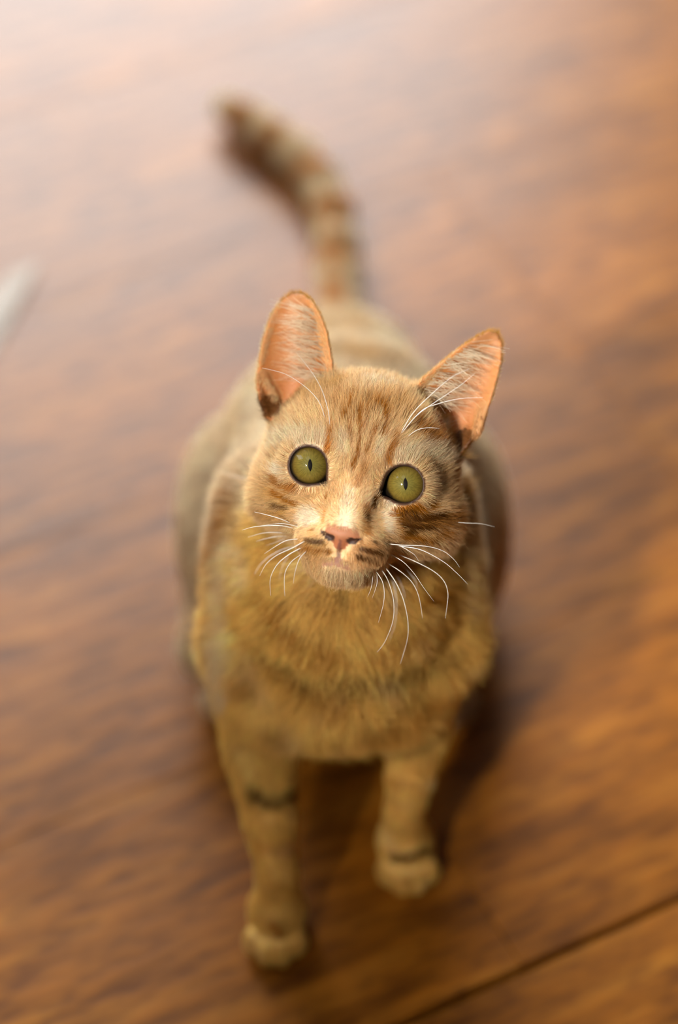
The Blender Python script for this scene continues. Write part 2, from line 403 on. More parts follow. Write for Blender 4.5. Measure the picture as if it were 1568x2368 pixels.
    ('K', 0.7, 0.95, [(-37.5, 37.6, 230.9), (-34.7, 6.5, 264.6), (-33.4, 4.1, 266.7), (-32, 2.3, 268.1)]),
    ('K', 0.7, 0.93, [(-28.7, -0.7, 272.5), (-27.2, -2.2, 273.5), (-25.6, -3.5, 274.2), (-24.4, -4.5, 274.8), (-23.1, -5.5, 275.3), (-21.9, -6.5, 275.9)]),
    ('D', 0.8, 0.92, [(-5.1, -6.6, 286.4), (-5.3, -7.6, 285.9), (-5.5, -8.6, 285.4)]),
    ('O', 0.8, 0.91, [(-6, -15.6, 284.9), (-6.3, -17.5, 284.9), (-6.5, -19.3, 284.8), (-6.7, -21, 284.6)]),
    ('D', 0.65, 2.37, [(12.1, -16.1, 285.5), (11.9, -18.3, 284.8), (11.7, -20.6, 284.3), (11.5, -22.9, 283.8), (11.3, -25.1, 283.2)]),
    ('D', 0.7, 1.47, [(16.2, -8.8, 285.6), (15.5, -10.1, 285.1), (14.9, -11.4, 284.8), (14.3, -12.8, 284.5)]),
    ('K', 1, 1.47, [(15.4, -10.3, 285), (14.7, -12.1, 284.5)]),
    ('K', 1, 1.64, [(12.2, -18.3, 284.4), (12, -20, 284.1)]),
    ('D', 0.95, 2.22, [(23.9, -12.1, 279.1), (25.8, -11.5, 279), (27.6, -11, 278.9), (29.4, -10.4, 278.9), (31.2, -9.8, 278.7), (33, -9.1, 278.5), (34.6, -8.3, 278.2), (36.1, -7.3, 277.8), (37.7, -6.1, 277.2), (39.3, -4.7, 276.3), (40.9, -3.2, 275.3)]),
    ('K', 0.65, 1.67, [(26.9, -13.8, 277.2), (28.2, -13.5, 276.9), (29.4, -13.1, 276.5), (30.7, -12.7, 276.2), (31.9, -12.2, 275.9), (33.2, -11.8, 275.6), (34.5, -11.4, 275.2), (35.7, -10.8, 274.7), (37, -10.2, 274.2), (38.2, -9.5, 273.7), (39.4, -8.7, 273.2), (40.7, -7.9, 272.6), (41.9, -7, 271.9), (43.1, -6, 271.1)]),
    ('K', 0.95, 1.29, [(27.8, -15.5, 275.4), (29, -15.2, 274.9), (30.2, -14.9, 274.3), (31.4, -14.7, 273.8), (32.6, -14.4, 273.2), (33.8, -14.1, 272.6), (35.1, -13.8, 272), (36.3, -13.4, 271.4), (37.5, -12.7, 270.9), (38.8, -11.9, 270.5), (40.1, -11.1, 269.9)]),
    ('K', 0.85, 1.11, [(32.5, -12.2, 275.6), (33.7, -11.8, 275.4), (34.8, -11.2, 275.1), (36, -10.6, 274.7), (37.2, -10, 274.2), (38.4, -9.3, 273.7), (39.6, -8.5, 273.2), (40.8, -7.7, 272.6), (42, -6.9, 271.9), (43.1, -6.1, 271.1), (44.3, -5.2, 270.2), (45.5, -4.1, 269.1), (46.7, -2.9, 267.9), (47.9, -1.4, 266.3)]),
    ('K', 0.8, 1.11, [(26, -12.3, 278.4), (27.2, -11.9, 278.3), (28.5, -11.5, 278.2), (29.7, -11, 278), (30.9, -10.6, 277.9), (32.2, -10.2, 277.7), (33.4, -9.7, 277.5)]),
    ('D', 0.8, 1.67, [(26.9, -18.9, 272), (28.1, -18.3, 271.3), (29.3, -17.8, 270.5), (30.5, -17.3, 269.9), (31.7, -16.9, 269.2), (32.9, -16.4, 268.6), (34.1, -16, 268), (35.3, -15.5, 267.3), (36.5, -15, 266.6), (37.7, -14.4, 265.8), (39, -13.7, 264.9), (40.2, -13, 263.9), (41.3, -12.1, 264.1), (42.5, -11.2, 264.2), (43.6, -10.2, 264.1), (44.8, -9, 264), (45.9, -7.7, 263.6)]),
    ('K', 0.8, 0.92, [(28.6, -17.2, 272.8), (29.8, -16.7, 272.3), (31.1, -16.2, 271.8), (32.3, -15.8, 271.3)]),
    ('D', 0.8, 1.87, [(43.2, -10.5, 264.2), (44.7, -9.6, 261.4), (46.1, -7.7, 257.7)]),
    ('D', 0.8, 0.73, [(-15.8, -20.6, 279.2), (-15, -21.8, 280.3)]),
    ('D', 0.8, 0.73, [(-11.9, -24.1, 282.3), (-11.1, -24.5, 282.5)]),
    ('K', 0.75, 1.09, [(-14.2, -27.7, 280), (-13, -28.4, 280.4), (-11.9, -29, 280.6), (-10.7, -29.4, 280.7), (-9.2, -29.6, 280.9), (-7.6, -29.7, 280.9)]),
    ('D', 0.8, 1.09, [(-16.1, -28.1, 276.4), (-15, -29.1, 277), (-13.9, -29.9, 277.4), (-12.8, -30.5, 277.6), (-11.7, -31, 277.7), (-10.6, -31.4, 277.6), (-9.5, -31.6, 277.7), (-8.4, -31.8, 277.6), (-7.3, -31.9, 277.5), (-6.2, -31.9, 277.3), (-5.1, -31.9, 277.1), (-4, -31.8, 276.8)]),
    ('K', 0.9, 0.91, [(14.6, -29.6, 280.6), (15.3, -29.5, 280.2)]),
    ('K', 0.9, 0.91, [(19.2, -27.3, 276.8), (19.9, -26.4, 275.6)]),
    ('K', 0.95, 1.27, [(9.6, -33, 280.1), (10.7, -33.2, 279.9), (11.8, -33.4, 279.6), (12.9, -33.5, 279.3), (14, -33.5, 278.8), (15.1, -33.4, 278.3), (16.2, -33, 277.7), (17.4, -32.5, 276.8), (18.5, -31.7, 275.7), (19.7, -30.2, 273.7), (21, -24.5, 267)]),
    ('K', 0.95, 1.28, [(8.5, -34.9, 277.3), (9.6, -35.2, 277.1), (10.7, -35.3, 276.8), (11.8, -35.4, 276.5), (12.9, -35.3, 276), (14, -35.2, 275.4), (15.3, -34.8, 274.6), (16.7, -34, 273.3), (18.1, -31.9, 270.5), (19.7, -23.2, 260.1)]),
    ('D', 0.7, 1.29, [(15.1, -29.7, 263.7), (17, -26, 260)]),
    ('D', 1, 2.49, [(-27.5, 51, 287.3), (-26.1, 53.7, 286.9), (-24.7, 55.5, 287.4), (-23, 56, 287.6), (-21.3, 56.4, 287.9), (-19.6, 56.5, 288.4), (-18, 56.5, 289.1)]),
    ('D', 0.9, 2.85, [(55.8, 36.9, 281.9), (56.4, 38.5, 283), (57.1, 39.9, 284.2)]),
    ('D', 0.7, 2.27, [(59.9, 39.4, 286.1), (60.3, 36.5, 286.8), (60.9, 34.4, 286.7), (61.5, 32.7, 286.3)]),
    ('D', 0.9, 2.67, [(48.6, 44.9, 287.2), (50.9, 44.8, 286.5), (53.1, 44.4, 286), (55.3, 43.7, 285.8)]),
    ('G', 0.45, 11.65, [(-4.7, -6.3, 210.8), (4.1, -6.7, 211.3), (12.8, -5.8, 210.3)]),  # brown shadow below the chin, painted on the chest
    ('D', 1, 3.35, [(-31, -0.1, 191.4), (-29, -1.7, 191.1), (-27.1, -3.2, 190.7), (-25.1, -4.6, 190.2), (-23.2, -5.9, 189.5), (-21.3, -7.1, 188.8), (-19, -8.3, 188.2), (-16.8, -9.4, 187.5), (-14.5, -10.4, 186.6), (-12.3, -11.2, 185.6), (-10, -11.9, 184.4), (-7.3, -12.6, 184), (-4.7, -13.1, 183.3), (-2, -13.4, 182.5)]),
    ('D', 1, 3.57, [(45.1, 8.8, 181.8), (42.6, 5.8, 183.2), (40, 3.2, 184.1), (37.6, 0.8, 184.8), (35.1, -1.3, 185.1), (32.6, -3.2, 185.2), (29.9, -5.1, 184.9), (27.2, -6.8, 184.4), (24.5, -8.3, 183.6), (22.1, -9.5, 181.9), (19.8, -10.6, 179.9), (17.4, -11.6, 177.8)]),
    ('K', 0.9, 3.01, [(-32.2, -1.3, 168.6), (-30.4, -3, 168), (-28.5, -4.5, 167.4), (-26.6, -6, 166.5), (-24.8, -7.4, 165.7), (-22.8, -8.7, 165.4), (-20.8, -9.9, 165), (-18.8, -11.1, 164.5), (-16.8, -12.1, 163.9), (-14.6, -12.9, 164.5), (-12.3, -13.6, 164.9), (-10.2, -14.2, 165.2), (-8, -14.7, 165.4), (-5.8, -15.2, 165.4), (-3.6, -15.5, 165.4), (-1.5, -15.6, 165.8), (0.6, -15.7, 166.1), (2.7, -15.6, 166.3), (4.8, -15.5, 166.5), (7, -15.4, 166.5), (9.1, -15, 166.7), (11.2, -14.7, 166.7), (13.3, -14.2, 166.7), (15.4, -13.6, 166.6), (17.5, -13, 166.3), (20, -12.2, 165.6), (22.4, -11.2, 164.7), (24.9, -10.1, 163.6), (27.4, -8.7, 162.2), (29.4, -7.4, 161.8), (31.4, -6, 161.3), (33.4, -4.3, 160.5), (35.4, -2.7, 159.7), (37.5, -1.2, 159.1), (39.6, 0.2, 159.2), (41.7, 1.4, 159.6), (43.8, 2.5, 160.2), (45.9, 3.5, 160.8), (48.1, 4.6, 161.3), (50.2, 5.8, 161.7), (52.3, 7.1, 162)]),
    ('D', 0.9, 2.95, [(-36.3, 8.1, 199.7), (-34.3, 6.1, 200.2), (-32.2, 4.3, 200.6), (-30.2, 2.5, 200.9), (-28.2, 0.9, 201), (-26.3, -0.6, 200.9)]),
    ('D', 0.9, 2.97, [(34.5, 4.7, 206.8), (36.8, 6.2, 204.5), (39.2, 7.8, 202.1), (41.6, 9.7, 199.4), (44.1, 11.7, 196.4), (46.6, 14, 193.2), (49.1, 16.5, 189.7)]),
    ('D', 0.7, 3.67, [(-44.6, 2.1, 144.4), (-39.4, -0, 147.2)]),
    ('D', 0.8, 3.72, [(-29.6, -9.8, 118.7), (-25.1, -10.5, 117.8)]),
    ('D', 0.7, 2.82, [(0.2, -18.1, 148.8), (3.2, -18.2, 148.2)]),
    ('D', 0.6, 3.28, [(35.9, -6.6, 134.7), (38, -5, 135.2), (40.1, -3.2, 135.4), (42.1, -1.4, 135.5), (44.2, 0.5, 135.5)]),
    ('C', 0.7, 4.89, [(-52.6, 40.6, 201.5), (-52.9, 38, 198.9), (-53.1, 35.5, 196), (-53.4, 33.3, 192.8), (-53.7, 31.2, 189.4), (-54.1, 29.2, 185.9), (-54.4, 27.4, 182.2), (-54.7, 25.7, 178.4), (-55, 23.9, 174.6), (-55.2, 21.3, 171.3), (-55.4, 18.6, 168.3), (-55.6, 15.9, 165.2), (-55.8, 13.3, 162), (-56, 11.1, 158.2), (-56.1, 9.7, 154.4), (-56.3, 9.3, 149.4), (-56.7, 11.4, 141), (-57.1, 14.1, 131.9), (-57.3, 14.4, 125.7), (-57.5, 14.1, 120.4), (-57.7, 13.5, 115.3)]),  # cream left shoulder, painted paler for the light on that side
    ('C', 0.6, 4.76, [(-44.5, 27.7, 207.2), (-43.8, 24, 205.5), (-43.1, 20.6, 203.3), (-42.4, 17.6, 200.8)]),
    ('C', 0.6, 2.83, [(59.8, 49.5, 200.6), (59.8, 47.8, 199.4), (59.9, 46.2, 198.2), (59.9, 44.6, 197), (60, 43.1, 195.7), (60, 41.5, 194.4), (60.1, 40.1, 193), (60.1, 38.7, 191.5), (60.2, 37.4, 190), (60.1, 35.9, 188.5), (60.1, 34.6, 187), (60.1, 33.3, 185.4), (60.1, 32, 183.8), (60.1, 30.7, 182.2), (60, 29.5, 180.4), (60, 28.4, 178.7), (60, 27.2, 176.9), (60, 26, 175.2), (60, 24.7, 173.6)]),
    ('C', 0.5, 3, [(24.7, 12.7, 83.2)]),
    ('K', 0.75, 3.18, [(-41.8, -16.3, 82), (-39.7, -17.5, 81.5), (-37.5, -18.5, 80.8), (-35.5, -19.4, 79.8), (-32.3, -19.3, 79.3), (-29.2, -18.7, 78.1), (-26.9, -17.2, 77.6), (-24.6, -15.2, 76.4), (-22.3, -11.9, 73.5)]),
    ('D', 0.35, 3.84, [(-38.9, -32, 56.9), (-36, -33, 57.8), (-33.2, -33.5, 57.9), (-30.4, -33.6, 57.4), (-27.6, -32.8, 56.9), (-24.8, -31.5, 55.5), (-22.1, -29, 52.5)]),
    ('D', 0.65, 2.6, [(-33.3, -53.4, 20.6), (-32, -54.4, 19.7), (-30.8, -55.3, 18.6), (-29.5, -56, 17.4), (-28.2, -56.7, 16)]),
    ('K', 0.6, 1.92, [(25.3, 9.4, 79.8), (26.5, 7.8, 81.8), (27.8, 6.6, 83.1), (29.1, 5.7, 84), (30.4, 4.9, 84.7), (31.7, 4.3, 85.2), (33, 3.9, 85.5), (34.3, 3.8, 86.5), (35.6, 3.8, 87.4), (37, 3.9, 88.2), (38.3, 4, 88.9), (39.6, 4.2, 89.5), (40.9, 4.5, 90), (42.2, 4.8, 90.4), (43.5, 5.3, 90.7)]),
    ('D', 0.45, 2.15, [(24.8, 1.7, 66.5), (26.4, -0, 68.4), (27.9, -1.2, 69.5), (29.5, -2.1, 70.2), (31.1, -2.8, 70.6), (32.7, -3.3, 70.8), (34.3, -3.7, 70.7), (35.9, -3.9, 70.5), (37.5, -4, 70.1)]),
    ('K', 0.8, 2.21, [(26.5, -11.4, 16.8), (28.1, -12, 18), (29.7, -12.4, 18.9), (31.4, -12.6, 19.6), (33, -12.7, 20), (34.6, -12.6, 20.2), (36.3, -12.4, 20.3), (37.7, -11.8, 20.6), (39.1, -11.1, 20.8), (40.5, -10.3, 20.8), (42, -9.3, 20.5), (43.4, -8.1, 20), (44.9, -6.7, 19.1), (46.4, -4.7, 17.4)]),
    ('D', 0.85, 4.22, [(-49.5, 56.2, 217.2), (-50.7, 54.8, 214.6), (-51.8, 53.5, 211.8), (-53, 52.4, 208.9), (-54.1, 51.3, 205.8), (-55.3, 50.4, 202.6), (-56, 48.8, 199.9), (-56.8, 47.5, 196.8), (-57.5, 46.3, 193.6), (-58.3, 45.3, 190), (-59.1, 44.8, 186), (-60.1, 45.9, 180.1), (-66.6, 120.3, 88.7), (-67, 118.8, 85.3), (-67.4, 117.6, 81.5), (-67.9, 116.6, 77.4), (-68.1, 115.5, 73.5), (-68.3, 113.6, 70.4), (-68.4, 110.8, 68.5), (-61.9, 30.1, 160.7)]),
    ('D', 0.45, 4.14, [(-82.6, 155.2, 88.6), (-82.5, 152.4, 87.3), (-82.3, 149.7, 85.8), (-82.2, 147.4, 84), (-82.1, 145.2, 81.9), (-82.1, 143.3, 79.5), (-82.1, 141.7, 76.8), (-82.1, 140.4, 73.7), (-82.1, 139.6, 70.2), (-82.2, 139.3, 65.9), (-82.4, 140.3, 60.1), (-81.8, 138.2, 58.1), (-81.1, 135.5, 56.9), (-80.3, 132.1, 56.4), (-79.5, 128.2, 56.6), (-78.6, 123.9, 57.2), (-77.7, 119.3, 58.3), (-76.8, 114.1, 60.1), (-75.8, 108.4, 62.4), (-74.9, 103.9, 63.5), (-74.1, 100.1, 63.7), (-73.4, 96.9, 63.1), (-72.7, 94.1, 62.1)]),
    ('D', 0.55, 3.18, [(72.9, 133.5, 102.7), (73, 131.9, 101.1), (73.1, 130.4, 99.4), (73.2, 128.9, 97.7), (73.3, 127.5, 95.9), (73.5, 126.1, 94), (73.6, 124.9, 92.1), (73.7, 123.7, 90), (73.8, 122.5, 87.9), (74, 121.5, 85.6), (74.2, 120.6, 83.2), (74.2, 119.7, 80.8), (74.3, 118.9, 78.2), (74.4, 118.2, 75.5), (74.5, 117.7, 72.6), (74.6, 117.4, 69.5), (74.8, 117.2, 66.1), (74.9, 117.4, 62.3), (75.1, 118, 58.1), (75.4, 119.2, 53), (75.8, 121.8, 46.2)]),
    ('D', 0.6, 5.96, [(83.3, 143.5, 91.5), (83.7, 141, 87.8), (84.1, 139, 83.6), (84.6, 137.6, 78.7), (85.1, 137, 72.8), (85.8, 138.1, 65)]),
    ('G', 0.35, 8.94, [(3.6, 200.1, 172.6), (11, 195.3, 174.2), (18.4, 192.7, 173.6), (25.9, 191.8, 171.3)]),
    ('G', 0.3, 5.34, [(-49.7, 166.1, 156.2), (-51.4, 162.7, 154.1), (-53.2, 159.8, 151.3), (-55, 157.8, 147.6), (-57, 156.7, 142.9), (-59, 157.2, 136.6)]),
    ('O', 1, 6.22, [(-5.9, 395.4, 29.7), (-2.4, 380.6, 34.5), (-1.5, 297.2, 104.1)]),
    ('O', 0.8, 2.73, [(-6.1, 480.3, 28), (-5.9, 477.8, 27.6), (-5.8, 475.2, 27.1), (-5.6, 472.6, 26.7), (-5.5, 469.7, 26.6), (-5.3, 466.7, 26.6), (-5.2, 463.6, 26.6), (-5, 460.2, 26.9), (-4.9, 456.5, 27.5), (-4.7, 453, 27.9), (-4.5, 450.1, 27.9), (-4.4, 447.4, 27.6), (-4.2, 444.9, 27.2), (-4.1, 442.3, 26.8), (-3.9, 439.6, 26.5), (-3.8, 436.5, 26.6), (-3.8, 433.1, 27.1), (-3.7, 429.6, 27.7), (-3.7, 426.3, 28.1), (-3.6, 423.3, 28.2), (-3.6, 420.6, 28.1), (-3.5, 417.9, 27.9), (-3.5, 415.2, 27.8), (-3.4, 412.1, 28), (-3.4, 408.9, 28.4), (-3.4, 405.7, 28.7), (-3.3, 402.5, 29.1), (-3.3, 399, 29.7), (-3.2, 395, 30.9), (-3.2, 391.2, 31.8)]),
    ('O', 1, 6.28, [(-9.1, 437, 23), (-3.8, 434.7, 26.8), (1.8, 432.2, 27.6), (7.4, 434, 24.5)]),
    ('O', 1, 6.42, [(-12.6, 481.5, 24.8), (-7.2, 481.3, 27.9), (-2.2, 479.3, 28), (2.8, 479.4, 26.2), (7.8, 484.5, 20)]),
    ('O', 1, 6.54, [(-11, 524.4, 26.2), (-17.4, 518.1, 27.8), (-21.9, 516.7, 25.4), (-26.5, 518.6, 20.2)]),
    ('O', 1, 6.65, [(-41.1, 555, 27.3), (-43.7, 551.3, 25.4), (-46.4, 549.3, 22.2), (-49.2, 549.4, 17.2)]),
    ('O', 0.8, 5.85, [(-64.6, 578, 26.9), (-67.4, 573.4, 24.3), (-70.4, 572.1, 18.9)]),
]

# whiskers: root radius and points (mm)
WHISKERS = [
    (0.27, [(-20.9, -10.7, 271.4), (-25.5, -11, 274.5), (-30.7, -9.5, 275.1), (-36.3, -8.1, 275.5)]),
    (0.2, [(-17.1, -17.2, 276), (-21.3, -18, 278.5), (-25.9, -17.5, 278.5), (-33.6, -17.6, 277.2)]),
    (0.27, [(-19.6, -13, 270.6), (-24.6, -13.9, 273.1), (-29.8, -13.5, 272.7), (-36.8, -13.4, 271.7), (-41.5, -14.1, 270.5)]),
    (0.25, [(-22.3, -1.9, 254.5), (-28.1, -2.9, 256.4), (-33.5, -2.6, 255.5), (-39.8, -3.2, 253.6)]),
    (0.24, [(-22, 1, 249.4), (-27.6, -0.5, 250.9), (-32.4, -0.7, 249.7), (-36.2, -1.1, 248.4)]),
    (0.16, [(-22.5, 3.4, 245.9), (-26.8, 0.7, 246.4), (-32.1, -0.2, 244.5)]),
    (0.22, [(-17, -25.5, 277.8), (-22.1, -27.4, 278.9), (-26.3, -28.5, 276.9), (-31.6, -30.4, 273.8)]),
    (0.26, [(-19.3, 4, 239.7), (-25, 1.6, 239.9), (-30.8, 0.2, 236.8), (-35, -1.9, 233.4), (-37.6, -4.3, 229.8)]),
    (0.24, [(-14.6, -28.2, 279.2), (-19.6, -31.4, 278.7), (-26.2, -32.6, 275.4), (-30.8, -34.6, 271.9), (-33.6, -37.5, 267.7)]),
    (0.26, [(-15.7, -28.6, 275.8), (-21.5, -31.8, 274.5), (-26.3, -33.8, 270.4), (-29.1, -37, 265.1), (-29, -41, 258.9)]),
    (0.24, [(-16, -16, 257.2), (-20.5, -19.5, 256.1), (-23.3, -22.1, 251.7), (-23.6, -26.1, 245.7), (-23.4, -28, 242.8)]),
    (0.2, [(-13.7, -30.3, 275.6), (-16.6, -33.8, 274.6), (-18.4, -36.7, 270.2), (-19.4, -39.8, 265.3)]),
    (0.18, [(-21.4, 6.2, 232.2), (-24.2, 2.2, 231), (-25.8, -0.1, 227.4), (-26.8, -2.5, 223.7)]),
    (0.24, [(20.9, -25, 274), (26.9, -26.7, 275.1), (36.6, -26, 273.7), (44, -26.6, 271.4), (48.7, -28.6, 268.3), (51.3, -30.8, 265.5)]),
    (0.28, [(25.1, -21.1, 268.4), (34.8, -23.3, 268.3), (44.3, -25.8, 263.7), (50.1, -28.6, 259.6), (55.1, -31.6, 255.4)]),
    (0.18, [(25.5, -20.8, 268.4), (29.3, -23.8, 268.6), (32.2, -25, 266.9), (34.1, -26.7, 264.7)]),
    (0.28, [(24.9, -18.3, 259.8), (33.3, -21.6, 258.3), (41, -23.4, 254.1), (45.3, -25.7, 250.4), (47, -28.7, 246.2), (46.7, -31.9, 241.6), (46, -35.3, 237)]),
    (0.22, [(21.8, -23.3, 265.5), (27.5, -26.9, 264.4), (32.3, -29.7, 259.8), (36.2, -33, 254.8), (40.7, -36.4, 249.6)]),
    (0.25, [(20.9, -20, 255.8), (26.6, -23.7, 254.4), (31.1, -25.9, 250.7), (33.8, -28.7, 246.7), (35.3, -32.1, 241.9), (36.1, -35.5, 237.2)]),
    (0.2, [(25, 1.9, 232.4), (29.7, -2.2, 231), (33.6, -4.8, 227), (35, -7.4, 223.3)]),
    (0.28, [(19.8, -21, 254.6), (24.2, -26.3, 251.1), (27, -29.4, 245.9), (28.6, -32.3, 241.5), (29.9, -36.3, 235.2), (29.6, -40.6, 228.7), (26.7, -46.5, 219.5)]),
    (0.26, [(18.2, -23.3, 255.6), (20.8, -27.6, 253.9), (22.7, -30.6, 249.1), (23.7, -33.9, 244), (23.1, -38.2, 237.5), (19.8, -42.9, 230), (16.5, -45.2, 225.9)]),
    (0.22, [(20.8, 0.7, 227.7), (24.2, -4.7, 224.3), (25.4, -8.2, 218.9), (25.6, -10.4, 215.7), (25.1, -14.8, 209), (22.5, -19.2, 202.2)]),
    (0.24, [(15.7, -26.9, 258.8), (18.5, -31.3, 257), (19.4, -34.1, 252.6), (18.9, -37.2, 247.9), (16.9, -41.3, 241.3)]),
    (0.2, [(22, 1.3, 227.6), (26.2, -2.8, 225.9), (28.7, -5.9, 220.9), (29.3, -8.1, 217.6)]),
    (0.16, [(16.2, -25.5, 255.9), (16.3, -30.1, 254.1), (14.3, -33.6, 248.6)]),
    (0.15, [(14.6, -27.6, 257.8), (13.9, -32.7, 255), (12.2, -35.2, 251.1)]),
    (0.2, [(-3.9, 16.2, 303.3), (-4.6, 17.8, 311.2), (-7, 22.1, 318.2), (-10.2, 25.4, 323.7), (-14.4, 28.3, 329), (-18, 30.5, 333.1)]),
    (0.2, [(-5.9, 19.9, 304), (-7.9, 21.1, 311.4), (-11.2, 23.4, 315.6), (-16.5, 25.5, 320), (-22.7, 26.8, 323.9), (-29, 26.9, 326.4), (-32.3, 26.8, 327.5)]),
    (0.2, [(25.8, 12.2, 301.8), (31.5, 15.1, 312.6), (39.4, 18.9, 320.2), (47.5, 22, 326.9), (54.8, 23, 330.9)]),
    (0.19, [(26.3, 12.7, 301.9), (33.1, 14.6, 311.5), (41.1, 17, 317.4), (50.8, 19.6, 324.1), (57.2, 21.9, 329.3)]),
    (0.21, [(27.1, 13.7, 302.2), (34.8, 15.9, 312.6), (41.1, 16.7, 315.9), (50.8, 16.5, 319.5), (60.7, 15, 321.8)]),
    (0.15, [(28.8, 12.4, 300.3), (33.2, 11.6, 305.6), (37.9, 11.4, 307.2), (42.5, 10.3, 307.9)]),
    (0.18, [(-38.2, 53.8, 228.1), (-41.5, 53.6, 229.5), (-48.5, 55.4, 229.9), (-55.6, 58.1, 229.9)]),
    (0.18, [(49, -2.1, 262.7), (54.5, -3.6, 263.4), (61.2, -2.7, 261.9), (67.8, -2.5, 259.6)]),
]
SKIN_H = 1.0
FUR_DENS = 1.0

# ------------------------------------------------------------------ the cat: one continuous skin from a distance field (millimetres)
EYE_MID = np.array([7.0, 0.0, 290.0])
ROLL, YAW, NOD = R(10.5), R(5.0), R(3.0)
_x = np.array([1.0, 0, 0]); _y = UP.copy(); _z = -FWD
_X = math.cos(ROLL) * _x - math.sin(ROLL) * _y
_Y = math.sin(ROLL) * _x + math.cos(ROLL) * _y
_Z = _z
_X, _Z = math.cos(YAW) * _X + math.sin(YAW) * _Z, math.cos(YAW) * _Z - math.sin(YAW) * _X
_Y, _Z = math.cos(NOD) * _Y + math.sin(NOD) * _Z, math.cos(NOD) * _Z - math.sin(NOD) * _Y
HR = np.stack([_X, _Y, _Z], 1)                     # columns: head axes in the world
def to_head(p):
    return ((p - EYE_MID) @ HR).astype(np.float32)
def from_head(l):
    return np.asarray(l) @ HR.T + EYE_MID

def smin(a, b, k):
    h = np.maximum(k - np.abs(a - b), 0.0) / k
    return np.minimum(a, b) - h * h * (k * 0.25)
def smax(a, b, k):
    return -smin(-a, -b, k)
def ell(p, c, r):
    q = (p - np.array(c, np.float32))
    r = np.array(r, np.float32)
    k0 = np.linalg.norm(q / r, axis=1)
    k1 = np.linalg.norm(q / (r * r), axis=1)
    return k0 * (k0 - 1.0) / np.maximum(k1, 1e-6)
def cone(p, a, b, ra, rb):
    a = np.array(a, np.float32); b = np.array(b, np.float32)
    d = b - a
    t = np.clip(((p - a) @ d) / float(d @ d), 0, 1)
    return np.linalg.norm(p - a - t[:, None] * d, axis=1) - (ra + (rb - ra) * t)
def chain(p, pts, k=6.0):
    """pts: (x, y, z, r) ..."""
    d = None
    for a, b in zip(pts[:-1], pts[1:]):
        e = cone(p, a[:3], b[:3], a[3], b[3])
        d = e if d is None else smin(d, e, k)
    return d
def poly2(x, y, pts):
    """signed distance to a closed outline"""
    pts = np.array(pts, np.float32)
    n = len(pts)
    d = np.full(x.shape, 1e9, np.float32)
    s = np.ones(x.shape, np.float32)
    j = n - 1
    for i in range(n):
        ex, ey = pts[j] - pts[i]
        wx, wy = x - pts[i, 0], y - pts[i, 1]
        t = np.clip((wx * ex + wy * ey) / (ex * ex + ey * ey), 0, 1)
        bx, by = wx - ex * t, wy - ey * t
        d = np.minimum(d, bx * bx + by * by)
        c1 = y >= pts[i, 1]; c2 = y < pts[j, 1]; c3 = ex * wy > ey * wx
        flip = (c1 & c2 & c3) | (~c1 & ~c2 & ~c3)
        s = np.where(flip, -s, s)
        j = i
    return s * np.sqrt(d)

# --- head, in head axes: X to the cat's left, Y crown, Z out of the face
EYES = ((-21.0, 0.3), (21.0, -0.3))
EYE_R, EYE_Z = 10.8, -11.2
def eye_open(x, y):
    """outline of the lid opening of the nearer eye; the inner corner points down to the nose"""
    d = None
    for ex, ey in EYES:
        sgn = -1.0 if ex > 0 else 1.0              # towards the nose
        u = (x - ex) * sgn; v = y - ey
        c = np.sqrt((u - 0.1) ** 2 + (v * 1.02) ** 2) - 7.9
        # canthus wedge
        ax, ay, bx, by = 3.5, -2.0, 9.3, -6.0
        t = np.clip(((u - ax) * (bx - ax) + (v - ay) * (by - ay)) / ((bx - ax) ** 2 + (by - ay) ** 2), 0, 1)
        w = np.sqrt((u - ax - t * (bx - ax)) ** 2 + (v - ay - t * (by - ay)) ** 2) - (4.6 - 4.3 * t)
        e = smin(c, w, 2.5)
        d = e if d is None else np.minimum(d, e)
    return d
EAR_OUT = {
    -1: [(-18.7, 39), (-20.7, 46), (-24.7, 57), (-29.2, 65), (-35.2, 71.2), (-41.2, 73.6), (-46.2, 72.6), (-50.4, 68), (-52.8, 61), (-54, 51), (-53.8, 40), (-53.2, 31), (-50.7, 24), (-46.2, 16), (-36.2, 14), (-22.2, 26)],
    1: [(15.9, 35.2), (17.9, 44.2), (23.9, 52.2), (30.9, 60.7), (37.9, 67.7), (42.9, 71.8), (47.4, 71.8), (50.6, 67.2), (51.6, 59.2), (51, 50.2), (50.2, 41.2), (48.4, 30.2), (45.9, 24.2), (41.4, 15.2), (31.4, 13.2), (20.4, 23.2)],
}
EAR_AX = {-1: ((-36.2, 32.0), (-43.2, 72.5)), 1: ((33.4, 31.2), (44.9, 71.2))}
POUCH_XY = {-1: ((-50.0, 34.5), (-44.2, 27.0)), 1: ((46.5, 37.5), (46.6, 27.0))}
EAR_DARK = {-1: (-45.0, 22.0), 1: (41.5, 22.5)}
def ear_coords(x, y, s):
    (bx, by), (tx, ty) = EAR_AX[s]
    ax, ay = tx - bx, ty - by
    ln = math.hypot(ax, ay); ax /= ln; ay /= ln
    t = ((x - bx) * ax + (y - by) * ay) / ln
    v = ((x - bx) * ay - (y - by) * ax) * s        # >0 towards the outer edge
    w = 17.5 * (1.0 - 0.62 * np.clip(t, 0, 1) ** 1.4)
    return t, v / w
def ear_z(x, y, s):
    t, q = ear_coords(x, y, s)
    tc = np.clip(t, -0.12, 1.05)
    bowl = np.where(q > 0, 13.0, 11.0) * (1.0 - 0.72 * tc) * np.minimum(q * q, 1.6)
    return -39.0 - 1.0 * tc + bowl - 3.0 * np.clip(q, -1.3, 1.3)
POUCH = {s: tuple((x, y, float(ear_z(np.array([x]), np.array([y]), s)[0]) + 1.8) for x, y in POUCH_XY[s]) for s in (-1, 1)}
